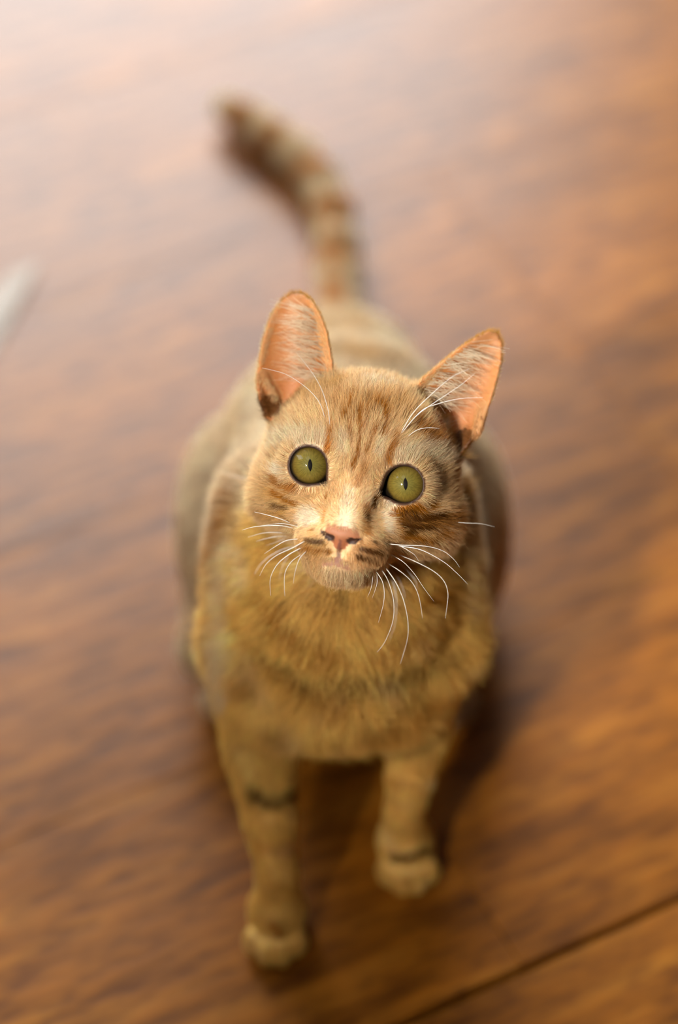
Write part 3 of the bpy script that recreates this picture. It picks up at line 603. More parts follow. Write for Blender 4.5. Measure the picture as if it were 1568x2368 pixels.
def sd_ear(l, s):
    x, y, z = l[:, 0], l[:, 1], l[:, 2]
    z0 = ear_z(x, y, s)
    e = 0.5
    gx = (ear_z(x + e, y, s) - z0) / e
    gy = (ear_z(x, y + e, s) - z0) / e
    t, q = ear_coords(x, y, s)
    th = 1.35 - 0.45 * np.clip(t, 0, 1)
    shell = np.abs(z - z0) / np.sqrt(1 + gx * gx + gy * gy) - th
    return smax(shell, poly2(x, y, EAR_OUT[s]), 1.6)

def sd_head(l):
    x, y, z = l[:, 0], l[:, 1], l[:, 2]
    ax = np.abs(x)
    m = np.stack([ax, y, z], 1)
    d = ell(l, (-1, 4.5, -38), (41, 38, 41))
    d = smin(d, ell(l, (0, 22, -26), (27, 15, 24)), 12)             # brow and forehead
    d = smin(d, ell(m, (25, -15, -31), (19.5, 17, 25)), 10)         # cheeks
    d = smin(d, cone(m, (20, -18, -14), (9, -27, 2), 11, 9), 8)
    d = smin(d, cone(m, (2.2, 4, -11), (2.2, -21.5, 8.6), 9.5, 6.2), 8)  # bridge of the nose
    d = smin(d, ell(m, (9.4, -30.2, 6.6), (10.0, 7.6, 9.0)), 4)      # whisker pads
    d = smin(d, ell(l, (0, -38.5, 2.5), (10.5, 7.0, 10.0)), 6)      # chin
    d = smin(d, ell(l, (0, -34, -16), (19, 14, 22)), 8)             # lower jaw
    for ex, ey in EYES:                                             # lids hug the eyeballs
        d = smin(d, np.linalg.norm(l - np.array((ex, ey, EYE_Z), np.float32), axis=1) - (EYE_R + 0.9), 4.5)
    # nose leather, nostrils, philtrum, mouth
    d = smin(d, ell(m, (2.4, -24.3, 13.6), (5.0, 3.1, 3.8)), 2.6)
    d = smin(d, cone(l, (0, -25, 14.5), (0, -30.5, 13.6), 3.0, 1.6), 1.5)
    d = smax(d, -ell(m, (4.5, -27.2, 17.0), (1.9, 1.15, 2.6)), 0.7)
    d = smax(d, -cone(m, (5.0, -27.2, 16.6), (8.6, -25.4, 12.6), 0.8, 0.55), 0.7)
    d = smax(d, -cone(l, (0, -28.0, 17.6), (0, -36.0, 16.3), 0.75, 0.9), 1.0)
    d = smax(d, -cone(m, (0.3, -36.4, 14.9), (5.5, -37.8, 12.2), 0.8, 0.5), 1.2)
    # ears
    far = np.hypot(ax - 37, y - 43) > 46
    for s in (-1, 1):
        e = np.full(x.shape, 60.0, np.float32)
        k = ~far & (x * s > 0)
        if k.any():
            e[k] = sd_ear(l[k], s)
        d = smin(d, e, 5.0)
        # bowl of the ear and the pouch on its outer rim
        d = smax(d, -ell(l, (s * 36.0 - 2.5, 30.5, -21.0), (9.0, 9.5, 12.0)), 3.0)
        d = smin(d, cone(l, *POUCH[s], 0.8, 1.5), 3.0)
    # lid openings
    op = smax(eye_open(x, y), -(z + 16.0), 0.5)
    d = smax(d, -op, 0.7)
    return d

PAW_L, PAW_R = (-31.0, -44.0, 0.0), (34.5, -2.0, 0.0)
def sd_paw(p, c, ang):
    ca, sa = math.cos(ang), math.sin(ang)
    q = p - np.array(c, np.float32)
    u = np.stack([q[:, 0] * ca + q[:, 1] * sa, -q[:, 0] * sa + q[:, 1] * ca, q[:, 2]], 1)
    d = ell(u, (0, 3, 12.0), (13.5, 17, 12.0))
    for tx, ty, r in ((-9.6, -9.0, 6.0), (-3.4, -14.0, 6.5), (3.4, -14.0, 6.5), (9.6, -9.0, 6.0)):
        d = smin(d, ell(u, (tx, ty, 7.4), (r - 0.4, r + 2.2, r + 0.6)), 2.6)
    return d
def sd_fl(p):
    d = chain(p, [(-43, 34, 128, 21), (-38.5, 6, 86, 16.5), (-34, -17, 62, 12.8), (-30.5, -33, 38, 9.8), (-31, -39, 20, 11)], 2.5)
    return smin(d, sd_paw(p, PAW_L, R(-4)), 7)
def sd_fr(p):
    d = chain(p, [(42, 38, 128, 20), (39, 20, 88, 15), (35.5, 6, 64, 11.2), (32.8, 1, 40, 9.2), (34, 1, 20, 10.6)], 2.5)
    return smin(d, sd_paw(p, PAW_R, R(4)), 7)
def sd_hind(p, s):
    d = ell(p, (s * 62 + 2, 172, 64), (26.5, 60, 56))
    d = smin(d, cone(p, (s * 62, 160 if s > 0 else 104, 47), (s * 60, 172, 22), 21, 17), 12)
    d = smin(d, chain(p, [(s * 58, 190, 17, 15), (s * 58, 140, 13, 12), (s * 56, 104, 12, 11.5)], 3), 8)
    for tx, ty in ((-9, 96), (-3, 91), (3, 91), (9, 96)):
        d = smin(d, ell(p, (s * 56 + tx, ty, 7.6), (5.4, 8, 6.6)), 2.6)
    return d
TAIL = [(1, 300, 52), (0, 345, 34), (0, 388, 19), (0, 425, 16), (-1, 452, 16), (-4, 484, 16), (-13, 516, 16), (-27, 541, 16),
        (-44, 561, 16), (-61, 578, 16), (-73, 590, 16)]
TAIL_R = [17, 13.5, 12, 11.2, 11, 11, 11, 11, 10.6, 10, 8.5]
def sd_tail(p):
    return chain(p, [(*a, r) for a, r in zip(TAIL, TAIL_R)], 6)
def sd_torso(p):
    m = np.stack([np.abs(p[:, 0] - 2), p[:, 1], p[:, 2]], 1)
    d = ell(p, (2, 36, 168), (50, 50, 62))                                         # chest
    d = smin(d, cone(p, (2, 20, 140), (2, 40, 130), 37, 36), 16)
    d = smin(d, cone(p, (-24, 14, 124), (26, 16, 124), 25, 25), 12)
    d = smin(d, cone(p, (5, 34, 252), (2, 44, 196), 37, 47), 20)                   # neck
    d = smin(d, cone(p, (2, 62, 170), (2, 172, 116), 55, 60), 20)                  # ribs
    d = smin(d, cone(p, (2, 172, 112), (2, 276, 68), 60, 42), 20)                  # loin and rump
    d = smin(d, ell(p, (2, 158, 60), (54, 84, 56)), 14)                            # belly resting between the hind legs
    d = smin(d, cone(m, (37, 66, 205), (43, 26, 150), 20, 20), 14)                 # shoulder blades
    d = smin(d, cone(m, (43, 26, 150), (43, 44, 122), 20, 18), 10)
    return d

REGIONS = ('head', 'torso', 'front_leg_l', 'front_leg_r', 'hind_leg_l', 'hind_leg_r', 'tail')
def fields(p):
    return [sd_head(to_head(p)), sd_torso(p), sd_fl(p), sd_fr(p), sd_hind(p, -1), sd_hind(p, 1), sd_tail(p)]
JOIN = (None, 14.0, 12.0, 12.0, 16.0, 16.0, 18.0)
FUNCS = (lambda p: sd_head(to_head(p)), sd_torso, sd_fl, sd_fr, lambda p: sd_hind(p, -1), lambda p: sd_hind(p, 1), sd_tail)
def combine(fs):
    d = fs[1]
    for i in (2, 3, 4, 5, 6):
        d = smin(d, fs[i], JOIN[i])
    return smin(d, fs[0], 10.0)

def build_skin(h=1.0):
    lo = np.array([-112.0, -92.0, -3.0]); hi = np.array([112.0, 612.0, 372.0])
    B = 12
    nb = np.ceil((hi - lo) / (h * B)).astype(int)
    n = nb * B + 1
    bx, by, bz = np.meshgrid(*[np.arange(k) for k in nb], indexing='ij')
    blk = np.stack([bx.ravel(), by.ravel(), bz.ravel()], 1)
    cen = (lo + (blk + 0.5) * (h * B)).astype(np.float32)
    fs = [f(cen) for f in FUNCS]
    dc = combine(fs)
    near = np.abs(dc) < h * B * 0.87 * 2.0
    vol = np.empty(n, np.float32)
    sgn = np.where(dc < 0, -1.0, 1.0).astype(np.float32).reshape(nb)
    vol[:-1, :-1, :-1] = sgn.repeat(B, 0).repeat(B, 1).repeat(B, 2)
    vol[-1] = 1; vol[:, -1] = 1; vol[:, :, -1] = 1
    g = np.stack(np.meshgrid(*[np.arange(B + 1)] * 3, indexing='ij'), -1).reshape(-1, 3)
    ids = np.nonzero(near)[0]
    for c0 in range(0, len(ids), 250):
        sub = ids[c0:c0 + 250]
        gi = (blk[sub] * B)[:, None, :] + g[None]
        pts = (lo + gi.reshape(-1, 3) * h).astype(np.float32)
        m = len(g)
        out = []
        for k, f in enumerate(FUNCS):
            use = fs[k][sub] < 46.0 + dc[sub].clip(0)
            v = np.full(len(pts), 200.0, np.float32)
            if use.any():
                sel = np.repeat(use, m)
                v[sel] = f(pts[sel])
            out.append(v)
        d = combine(out)
        gi = gi.reshape(-1, 3)
        vol[gi[:, 0], gi[:, 1], gi[:, 2]] = d
    # surface nets
    ins = vol < 0
    a = np.zeros(tuple(n - 1), np.uint8)
    corners = [(i, j, k) for i in (0, 1) for j in (0, 1) for k in (0, 1)]
    for i, j, k in corners:
        a += ins[i:n[0] - 1 + i, j:n[1] - 1 + j, k:n[2] - 1 + k]
    act = np.argwhere((a > 0) & (a < 8))
    cid = np.full(tuple(n - 1), -1, np.int32)
    cid[act[:, 0], act[:, 1], act[:, 2]] = np.arange(len(act))
    vals = [vol[act[:, 0] + i, act[:, 1] + j, act[:, 2] + k] for i, j, k in corners]
    acc = np.zeros((len(act), 3)); cnt = np.zeros(len(act))
    for e0 in range(8):
        for ax in range(3):
            c0 = corners[e0]
            if c0[ax]:
                continue
            c1 = list(c0); c1[ax] = 1
            e1 = corners.index(tuple(c1))
            v0, v1 = vals[e0], vals[e1]
            cr = (v0 < 0) != (v1 < 0)
            t = np.where(cr, v0 / np.where(cr, v0 - v1, 1), 0)
            pt = np.zeros((len(act), 3)); pt += c0
            pt[:, ax] += t
            acc[cr] += pt[cr]; cnt[cr] += 1
    co = lo + (act + acc / np.maximum(cnt, 1)[:, None]) * h
    faces = []
    for ax in range(3):
        sl0 = [slice(None)] * 3; sl1 = [slice(None)] * 3
        sl0[ax] = slice(0, n[ax] - 1); sl1[ax] = slice(1, n[ax])
        s0 = ins[tuple(sl0)]; s1 = ins[tuple(sl1)]
        ed = np.argwhere(s0 != s1)
        u, w = (ax + 1) % 3, (ax + 2) % 3
        ok = (ed[:, u] > 0) & (ed[:, w] > 0) & (ed[:, u] < n[u] - 1) & (ed[:, w] < n[w] - 1)
        ed = ed[ok]
        flip = s0[ed[:, 0], ed[:, 1], ed[:, 2]]
        def cell(du, dw):
            q = ed.copy(); q[:, u] -= du; q[:, w] -= dw
            return cid[q[:, 0], q[:, 1], q[:, 2]]
        quad = np.stack([cell(1, 1), cell(0, 1), cell(0, 0), cell(1, 0)], 1)
        quad[~flip] = quad[~flip][:, ::-1]
        faces.append(quad)
    return co, np.concatenate(faces)

co, quads = build_skin(SKIN_H)
# the field has inner pockets; keep the one outer surface
def largest_island(co, quads):
    lab = np.arange(len(co))
    while True:
        m = lab[quads].min(1)
        new = lab.copy()
        for c in range(4):
            np.minimum.at(new, quads[:, c], m)
        new = new[new]
        if (new == lab).all():
            break
        lab = new
    main = np.bincount(lab).argmax()
    keep = lab == main
    idx = np.cumsum(keep) - 1
    q = quads[keep[quads[:, 0]]]
    return co[keep], idx[q]
co, quads = largest_island(co, quads)
# two light smoothing passes
def smooth(co, quads, it, w):
    e = np.concatenate([quads[:, [0, 1]], quads[:, [1, 2]], quads[:, [2, 3]], quads[:, [3, 0]]])
    e = np.concatenate([e, e[:, ::-1]])
    deg = np.bincount(e[:, 0], minlength=len(co)).astype(float)
    for _ in range(it):
        s = np.stack([np.bincount(e[:, 0], weights=co[e[:, 1], k], minlength=len(co)) for k in range(3)], 1) / deg[:, None]
        co = co + w * (s - co)
    return co
co = smooth(co, quads, 2, 0.4)
def face_normals(co, q):
    nn = np.cross(co[q[:, 2]] - co[q[:, 0]], co[q[:, 3]] - co[q[:, 1]])
    ar = np.linalg.norm(nn, axis=1)
    return nn / np.maximum(ar, 1e-9)[:, None], ar * 0.5
fn, fa = face_normals(co, quads)
vn = np.stack([np.bincount(quads.ravel(), weights=np.repeat(fn[:, k] * fa, 4), minlength=len(co)) for k in range(3)], 1)
vn /= np.maximum(np.linalg.norm(vn, axis=1), 1e-9)[:, None]

cat_me = bpy.data.meshes.new('cat')
cat_me.vertices.add(len(co)); cat_me.loops.add(quads.size); cat_me.polygons.add(len(quads))
cat_me.vertices.foreach_set('co', (co * 0.001).astype(np.float32).ravel())
cat_me.loops.foreach_set('vertex_index', quads.astype(np.int32).ravel())
cat_me.polygons.foreach_set('loop_start', np.arange(0, quads.size, 4, dtype=np.int32))
cat_me.polygons.foreach_set('use_smooth', np.ones(len(quads), bool))
cat_me.update(calc_edges=True)
cat_me.validate()

# ------------------------------------------------------------------ coat colours
COAT = {
    'W': (0.93, 0.81, 0.64),       # near white
    'C': (0.92, 0.715, 0.47),       # pale cream
    'H': (0.90, 0.595, 0.29),       # warm cream of the head
    'B': (0.82, 0.64, 0.42),       # cream
    'Y': (0.90, 0.54, 0.10),       # deeper ginger of chest and forelegs, the tone of their shade painted in
    'O': (0.60, 0.25, 0.04),       # orange
    'G': (0.58, 0.32, 0.07),       # pale ginger
    'D': (0.42, 0.155, 0.008),      # ginger stripe
    'K': (0.115, 0.038, 0.002),     # darkest brown of the stripes
}
COAT = {k: np.array(v, np.float32) for k, v in COAT.items()}

def vnoise(p, f, seed=0):
    """smooth value noise, -1..1"""
    q = p * f + seed * 17.31
    i = np.floor(q).astype(np.int64); t = (q - i).astype(np.float32)
    t = t * t * (3 - 2 * t)
    def hsh(a, b, c):
        n = (a * 374761393 + b * 668265263 + c * 2147483647 + seed * 974711) & 0xffffffff
        n = ((n ^ (n >> 13)) * 1274126177) & 0xffffffff
        return ((n ^ (n >> 16)) & 0xffff).astype(np.float32) / 32767.5 - 1
    r = 0
    for dx in (0, 1):
        for dy in (0, 1):
            for dz in (0, 1):
                w = (t[:, 0] if dx else 1 - t[:, 0]) * (t[:, 1] if dy else 1 - t[:, 1]) * (t[:, 2] if dz else 1 - t[:, 2])
                r = r + w * hsh(i[:, 0] + dx, i[:, 1] + dy, i[:, 2] + dz)
    return r
def sstep(a, b, x):
    t = np.clip((x - a) / (b - a), 0, 1)
    return t * t * (3 - 2 * t)

def coat_colour(p, reg, fray=0.0, base=None):
    """colour of the coat at skin points p (mm)"""
    col = np.tile(COAT['B'], (len(p), 1))
    def lay(w, key):
        col[:] = col + w[:, None] * (COAT[key] - col)
    lay(np.where(reg == 0, 0.85, 0.0), 'H')
    n1 = vnoise(p, 1 / 11.0, 3); n2 = vnoise(p, 1 / 4.0, 5)
    body = reg != 0
    deep = np.where((reg == 2) | (reg == 3), 1.0, 0.0) + (reg == 1) * sstep(62, 25, p[:, 1])
    lay(0.85 * deep, 'Y')  # warmer tone of the shaded front put into the coat
    lay(0.30 * sstep(0.0, 0.9, n1 + 0.4 * n2), 'G')
    lay(0.22 * sstep(0.2, 1.0, -n1), 'W')
    # rows of mottling round the throat
    th = p - np.array([4.0, 0.0, 246.0])
    tr_ = np.linalg.norm(th, axis=1)
    an_ = np.arctan2(th[:, 0], -th[:, 2])
    n3 = vnoise(np.stack([tr_ / 8.0, an_ * 3.2, np.zeros(len(p))], 1), 1.0, 11)
    lay(0.5 * sstep(0.1, 0.6, n3) * deep * (reg == 1), 'D')
    lay(0.35 * sstep(0.1, 0.8, -n3) * deep * (reg == 1), 'H')
    tail = reg == 6
    lay(np.where(tail, 0.6, 0.0), 'H')
    lay(np.where(tail, 0.2, 0.0), 'W')
    # ginger saddle along the spine
    lay(0.45 * sstep(34, 8, np.abs(p[:, 0] - 2)) * sstep(70, 120, p[:, 1]) * (reg == 1) * sstep(-0.6, 0.4, n1), 'G')
    if base is not None:
        col = base.astype(np.float32).copy()
    jit = 1.0 + 0.30 * n2 + 0.22 * vnoise(p, 1 / 1.8, 9)
    if fray:
        jit = jit + fray * rng.normal(size=len(p))
    jit = np.maximum(jit, 0.35)
    for key, st, rad, pts in MARKS:
        P = np.array(pts, np.float32)
        m = rad * 2.2 + 1
        near = np.nonzero(((p > P.min(0) - m) & (p < P.max(0) + m)).all(1))[0]
        if not len(near):
            continue
        q = p[near].astype(np.float32)
        d = np.full(len(q), 1e9, np.float32)
        if len(P) == 1:
            d = np.linalg.norm(q - P[0], axis=1)
        for a, b in zip(P[:-1], P[1:]):
            e = b - a; L2 = float(e @ e)
            if L2 < 1e-6 or L2 > (rad * 3 + 8) ** 2:
                continue
            t = np.clip(((q - a) @ e) / L2, 0, 1)
            d = np.minimum(d, np.linalg.norm(q - a - t[:, None] * e, axis=1))
        w = min(1.0, st * 1.15) * (1 - sstep(0.65, 1.4, d / (rad * jit[near])))
        col[near] += w[:, None] * (COAT[key] - col[near])
    hd = np.nonzero(reg == 0)[0]                     # dark tuft under each ear, pale pouch on its rim
    if len(hd):
        lh = to_head(p[hd])
        for s in (-1, 1):
            ex, ey = EAR_DARK[s]
            w = (1 - sstep(4.4, 7.4, np.hypot(lh[:, 0] - ex, lh[:, 1] - ey) / jit[hd] ** 0.5)) * (lh[:, 2] > -48)
            col[hd] += w[:, None] * (COAT['K'] - col[hd])
            a, b = (np.array(v, np.float32) for v in POUCH[s])
            e = b - a
            t = np.clip(((lh - a) @ e) / float(e @ e), 0, 1)
            w = 1 - sstep(2.4, 3.8, np.linalg.norm(lh - a - t[:, None] * e, axis=1))
            col[hd] += (0.9 * w)[:, None] * (np.array([0.62, 0.32, 0.13]) - col[hd])
    return col

def region_of(p):
    f = np.stack([fn(p.astype(np.float32)) for fn in FUNCS], 1)
    f[:, 1] += 1.0
    return f

vreg = region_of(co).argmin(1)
vcol = coat_colour(co, vreg)
vl = to_head(co)
hx, hy, hz = vl[:, 0], vl[:, 1], vl[:, 2]
headv = vreg == 0
def setc(mask, c, w=1.0):
    w = np.broadcast_to(w, mask.shape)[mask][:, None]
    vcol[mask] += w * (np.array(c, np.float32) - vcol[mask])
# ears: bare skin inside
def ear_masks(l):
    out = []
    for s in (-1, 1):
        k = (l[:, 0] * s > 14) & (l[:, 1] > 10)
        d = np.full(len(l), 60.0, np.float32)
        fr = np.zeros(len(l), bool); t = np.zeros(len(l)); q = np.zeros(len(l))
        if k.any():
            d[k] = sd_ear(l[k], s)
            fr[k] = l[k, 2] > ear_z(l[k, 0], l[k, 1], s)
            tt, qq = ear_coords(l[k, 0], l[k, 1], s)
            t[k] = tt; q[k] = qq
        out.append((d, fr, t, q))
    return out
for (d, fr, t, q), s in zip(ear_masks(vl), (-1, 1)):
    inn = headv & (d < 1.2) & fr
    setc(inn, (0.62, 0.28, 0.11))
    setc(inn, (0.80, 0.32, 0.08), 0.65 * sstep(0.45, 0.95, np.abs(q)))  # glow of light through the thin edges, painted orange
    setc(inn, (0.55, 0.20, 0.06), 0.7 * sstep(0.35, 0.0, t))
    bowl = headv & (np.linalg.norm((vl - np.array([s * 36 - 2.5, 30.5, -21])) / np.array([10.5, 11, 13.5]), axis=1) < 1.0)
    setc(bowl, (0.42, 0.15, 0.045), 0.9)  # deep orange bowl, its inner shadow painted in
for s in (-1, 1):
    a, b = (np.array(v, np.float32) for v in POUCH[s])
    e = b - a
    t = np.clip(((vl - a) @ e) / float(e @ e), 0, 1)
    setc(headv & (np.linalg.norm(vl - a - t[:, None] * e, axis=1) < 3.4), np.array([0.62, 0.32, 0.13]), 0.85)
    dk = headv & (np.hypot(vl[:, 0] - EAR_DARK[s][0], vl[:, 1] - EAR_DARK[s][1]) < 5.0) & (vl[:, 2] > -48)
    setc(dk, COAT['K'], 0.9)
# eyelid rims
eo = eye_open(hx, hy)
rim = headv & (hz > -16) & (hz < 8) & (np.abs(hy) < 14)
setc(rim, (0.13, 0.05, 0.016), sstep(2.0, 1.1, eo))
setc(rim, (0.045, 0.018, 0.009), sstep(1.4, 0.5, eo))
# nose leather, nostrils, mouth
nose = headv & (hz > 8)
nx = np.abs(hx)
leather = nose & (hy < -21.6) & (hy > -31.5) & (nx < np.interp(hy, [-32, -29.5, -27, -24.5, -22], [1.8, 3.0, 5.2, 7.6, 6.6]))
setc(leather, (0.52, 0.22, 0.11))
setc(leather, (0.40, 0.12, 0.042), 0.7 * sstep(-25.0, -28.0, hy))
nost = nose & (np.linalg.norm((np.stack([nx, hy, hz], 1) - np.array([4.7, -27.2, 16.5])) / np.array([2.3, 1.5, 3.5]), axis=1) < 1.0)
setc(nost, (0.05, 0.018, 0.01))
slit = nose & (np.abs(hy - np.interp(nx, [5.0, 8.6], [-27.2, -25.4])) < 0.9) & (nx > 5) & (nx < 9)
setc(slit, (0.07, 0.025, 0.012))
phil = nose & (nx < 0.8) & (hy < -27.5) & (hy > -37)
setc(phil, (0.16, 0.05, 0.03), 0.85)
mouth = headv & (hz > 2) & (np.abs(hy - (-36.9 - 0.22 * nx)) < 2.0) & (nx < 8)
setc(mouth, (0.32, 0.13, 0.07), 0.95 * sstep(8, 5, nx))
lip = headv & (hz > 2) & (hy < -37.4) & (hy > -40.0) & (nx < 6)
setc(lip, (0.45, 0.22, 0.12), 0.3)

at = cat_me.attributes.new('coat', 'FLOAT_COLOR', 'POINT')
at.data.foreach_set('color', np.concatenate([vcol, np.ones((len(vcol), 1))], 1).astype(np.float32).ravel())

m_skin, nt, b = new_mat('cat_skin')
an = nt.nodes.new('ShaderNodeAttribute'); an.attribute_name = 'coat'
nt.links.new(an.outputs['Color'], b.inputs['Base Color'])
b.inputs['Roughness'].default_value = 0.6
b.inputs['Subsurface Weight'].default_value = 0.35
b.inputs['Subsurface Radius'].default_value = (1.0, 0.4, 0.18)
b.inputs['Subsurface Scale'].default_value = 0.001
cat = link_mesh('cat', cat_me, m_skin)
cat['label'] = 'ginger tabby cat sitting on the wooden floor, looking up with yellow-green eyes'
cat['category'] = 'cat'

# ------------------------------------------------------------------ fur
m_fur = bpy.data.materials.new('fur')
m_fur.use_nodes = True
nt = m_fur.node_tree
nt.nodes.clear()
out = nt.nodes.new('ShaderNodeOutputMaterial')
an = nt.nodes.new('ShaderNodeAttribute'); an.attribute_name = 'fur_colour'
df = nt.nodes.new('ShaderNodeBsdfPrincipled')
df.inputs['Roughness'].default_value = 0.55
df.inputs['Specular IOR Level'].default_value = 0.12
tr = nt.nodes.new('ShaderNodeBsdfTranslucent')
mx = nt.nodes.new('ShaderNodeMixShader')
mx.inputs['Fac'].default_value = 0.30
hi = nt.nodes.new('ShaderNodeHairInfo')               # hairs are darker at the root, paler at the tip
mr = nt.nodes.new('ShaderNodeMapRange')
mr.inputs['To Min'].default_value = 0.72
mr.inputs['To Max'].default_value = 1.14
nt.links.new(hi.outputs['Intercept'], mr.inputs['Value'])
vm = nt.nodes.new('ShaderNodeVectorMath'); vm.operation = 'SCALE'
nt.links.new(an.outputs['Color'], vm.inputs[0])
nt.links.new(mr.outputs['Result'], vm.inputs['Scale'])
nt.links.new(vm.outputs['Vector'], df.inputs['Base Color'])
nt.links.new(vm.outputs['Vector'], tr.inputs['Color'])
nt.links.new(df.outputs['BSDF'], mx.inputs[1])
nt.links.new(tr.outputs['BSDF'], mx.inputs[2])
nt.links.new(mx.outputs['Shader'], out.inputs['Surface'])

def unit(v):
    return v / np.maximum(np.linalg.norm(v, axis=1), 1e-9)[:, None]

def make_curves(name, pts, rad, col, parent, kind='stuff', tip=None):
    """pts (N,K,3) mm, rad (N,K) mm, col and tip (N,3): colours at root and tip -> one hair curves object"""
    N, K = pts.shape[:2]
    cu = bpy.data.hair_curves.new(name)
    cu.add_curves([K] * N)
    cu.attributes['position'].data.foreach_set('vector', (pts * 0.001).astype(np.float32).ravel())
    r = cu.attributes.new('radius', 'FLOAT', 'POINT') if 'radius' not in cu.attributes else cu.attributes['radius']
    r.data.foreach_set('value', (rad * 0.001).astype(np.float32).ravel())
    c = cu.attributes.new('fur_colour', 'FLOAT_COLOR', 'POINT')
    tip = col if tip is None else tip
    f = np.linspace(0, 1, K)[None, :, None]
    cc = np.ones((N, K, 4), np.float32)
    cc[..., :3] = col[:, None] * (1 - f) + tip[:, None] * f
    c.data.foreach_set('color', cc.ravel())
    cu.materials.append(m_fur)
    o = bpy.data.objects.new(name, cu)
    C.objects.link(o)
    o.parent = parent
    if kind:
        o['kind'] = kind
    return o

# density per face
fc = co[quads].mean(1)
freg = vreg[quads[:, 0]]
fl = to_head(fc)
fnose = np.linalg.norm(fl - np.array([0, -24, 10]), axis=1)
dens = np.zeros(len(quads))
dens[freg == 0] = 8.0
chest = (freg == 1) & (fc[:, 1] < 70)
dens[chest] = 2.6
dens[(freg == 1) & ~chest] = 1.5
dens[(freg == 2) | (freg == 3)] = 2.6
dens[(freg == 4) | (freg == 5)] = 1.4
dens[freg == 6] = 1.6
dens[(freg == 0) & (fl[:, 2] < -45)] = 2.5           # back of the skull and neck
feo = eye_open(fl[:, 0], fl[:, 1])
dens[(freg == 0) & (feo < 0.75) & (fl[:, 2] > -18) & (np.abs(fl[:, 1]) < 14)] = 0
fnx = np.abs(fl[:, 0])
bare = (freg == 0) & (fl[:, 2] > 8) & (fl[:, 1] < -21.9) & (fl[:, 1] > -32) & (fnx < np.interp(fl[:, 1], [-32, -29.5, -27, -24.5, -22], [2.2, 3.3, 5.5, 8.0, 6.8]))
bare |= (freg == 0) & (fl[:, 2] > 8) & (fnx < 1.0) & (fl[:, 1] < -27) & (fl[:, 1] > -37.5)
bare |= (freg == 0) & (fl[:, 2] > 2) & (np.abs(fl[:, 1] - (-36.8 - 0.22 * fnx)) < 1.0) & (fnx < 6)
dens[bare] = 0
for (d, fr, t, q), s in zip(ear_masks(fl), (-1, 1)):
    e = (freg == 0) & (d < 1.0) & (t > -0.45) & (fl[:, 1] > 15)
    dens[e & ~fr] = 6.0
    dens[e & fr] = 1.6
    dens[e & fr & (np.abs(q) > 0.86)] = 7.0
    bowl = (freg == 0) & (np.linalg.norm((fl - np.array([s * 36 - 2.5, 30.5, -21])) / np.array([10, 10.5, 13]), axis=1) < 1.0)
    dens[bowl] = 0.6
    dens[(freg == 0) & (np.hypot(fl[:, 0] - EAR_DARK[s][0], fl[:, 1] - EAR_DARK[s][1]) < 6.5) & (fl[:, 2] > -48)] = 6.0
dens[fc[:, 2] < 2.0] = 0
dens *= FUR_DENS
cnt = dens * fa
num = np.floor(cnt + rng.random(len(cnt))).astype(int)
fi = np.repeat(np.arange(len(quads)), num)
N = len(fi)
u = rng.random((N, 1)); w = rng.random((N, 1))
qv = co[quads[fi]]
root = (qv[:, 0] * (1 - u) * (1 - w) + qv[:, 1] * u * (1 - w) + qv[:, 2] * u * w + qv[:, 3] * (1 - u) * w)
qn = vn[quads[fi]]
nrm = unit(qn[:, 0] * (1 - u) * (1 - w) + qn[:, 1] * u * (1 - w) + qn[:, 2] * u * w + qn[:, 3] * (1 - u) * w)
rf = region_of(root)
reg = rf.argmin(1)
# comb direction of each region, blended where regions meet
wt = np.exp(-np.clip(rf - rf.min(1)[:, None], 0, 40) / 6.0)
flow = np.zeros((N, 3))
l = to_head(root)
hv = l - np.array([0, -22.0, 4.0], np.float32)
hd = np.linalg.norm(hv, axis=1, keepdims=True)
hf = unit(hv) + np.array([0, 0, -0.45])
hf[:, 1] += np.where(l[:, 1] < -30, -0.5, 0.0)
low = sstep(-5, -22, l[:, 1]) * sstep(14, 26, np.abs(l[:, 0]))
hf[:, 1] -= 0.55 * low
for ex, ey in EYES:                                   # hair parts around the eyes
    ev = l - np.array([ex, ey, 0], np.float32); ev[:, 2] = 0
    ed = np.linalg.norm(ev, axis=1)
    k = (sstep(17, 10, ed) * (l[:, 2] > -18))[:, None]
    hf = hf * (1 - k) + k * (unit(ev) * 1.0 + unit(hf) * 0.35)
hf = unit(hf) @ HR.T
flow += wt[:, :1] * hf
throat = np.array([4.0, 0.0, 246.0])
front = sstep(-0.15, 0.55, -nrm[:, 1])[:, None] * sstep(110, 60, root[:, 1])[:, None]
cf = unit(unit(root - throat) + np.array([0, 0.1, -0.15]))
bf = unit(np.stack([0.12 * np.sign(root[:, 0]), np.ones(N), -0.25 - 0.6 * np.abs(nrm[:, 0])], 1))
flow += wt[:, 1:2] * (front * cf + (1 - front) * bf)
flow += (wt[:, 2:3] + wt[:, 3:4]) * np.array([0, -0.12, -1.0])
pawz = sstep(30, 12, root[:, 2])[:, None]
flow += (wt[:, 2:3] + wt[:, 3:4]) * pawz * np.array([0, -1.0, 0.2])
flow += (wt[:, 4:5] + wt[:, 5:6]) * np.array([0, 0.35, -0.9])
T_ = np.array(TAIL, float)
td = np.linalg.norm(root[:, None, :2] - T_[None, :, :2], axis=2) if N < 5 else None
ti = np.zeros(N, int)
tm = wt[:, 6] > 0.05
if tm.any():
    ti[tm] = np.linalg.norm(root[tm][:, None] - T_[None], axis=2).argmin(1)
tan = np.gradient(T_, axis=0); tan = unit(tan)
flow += wt[:, 6:7] * tan[ti]
flow = unit(flow)

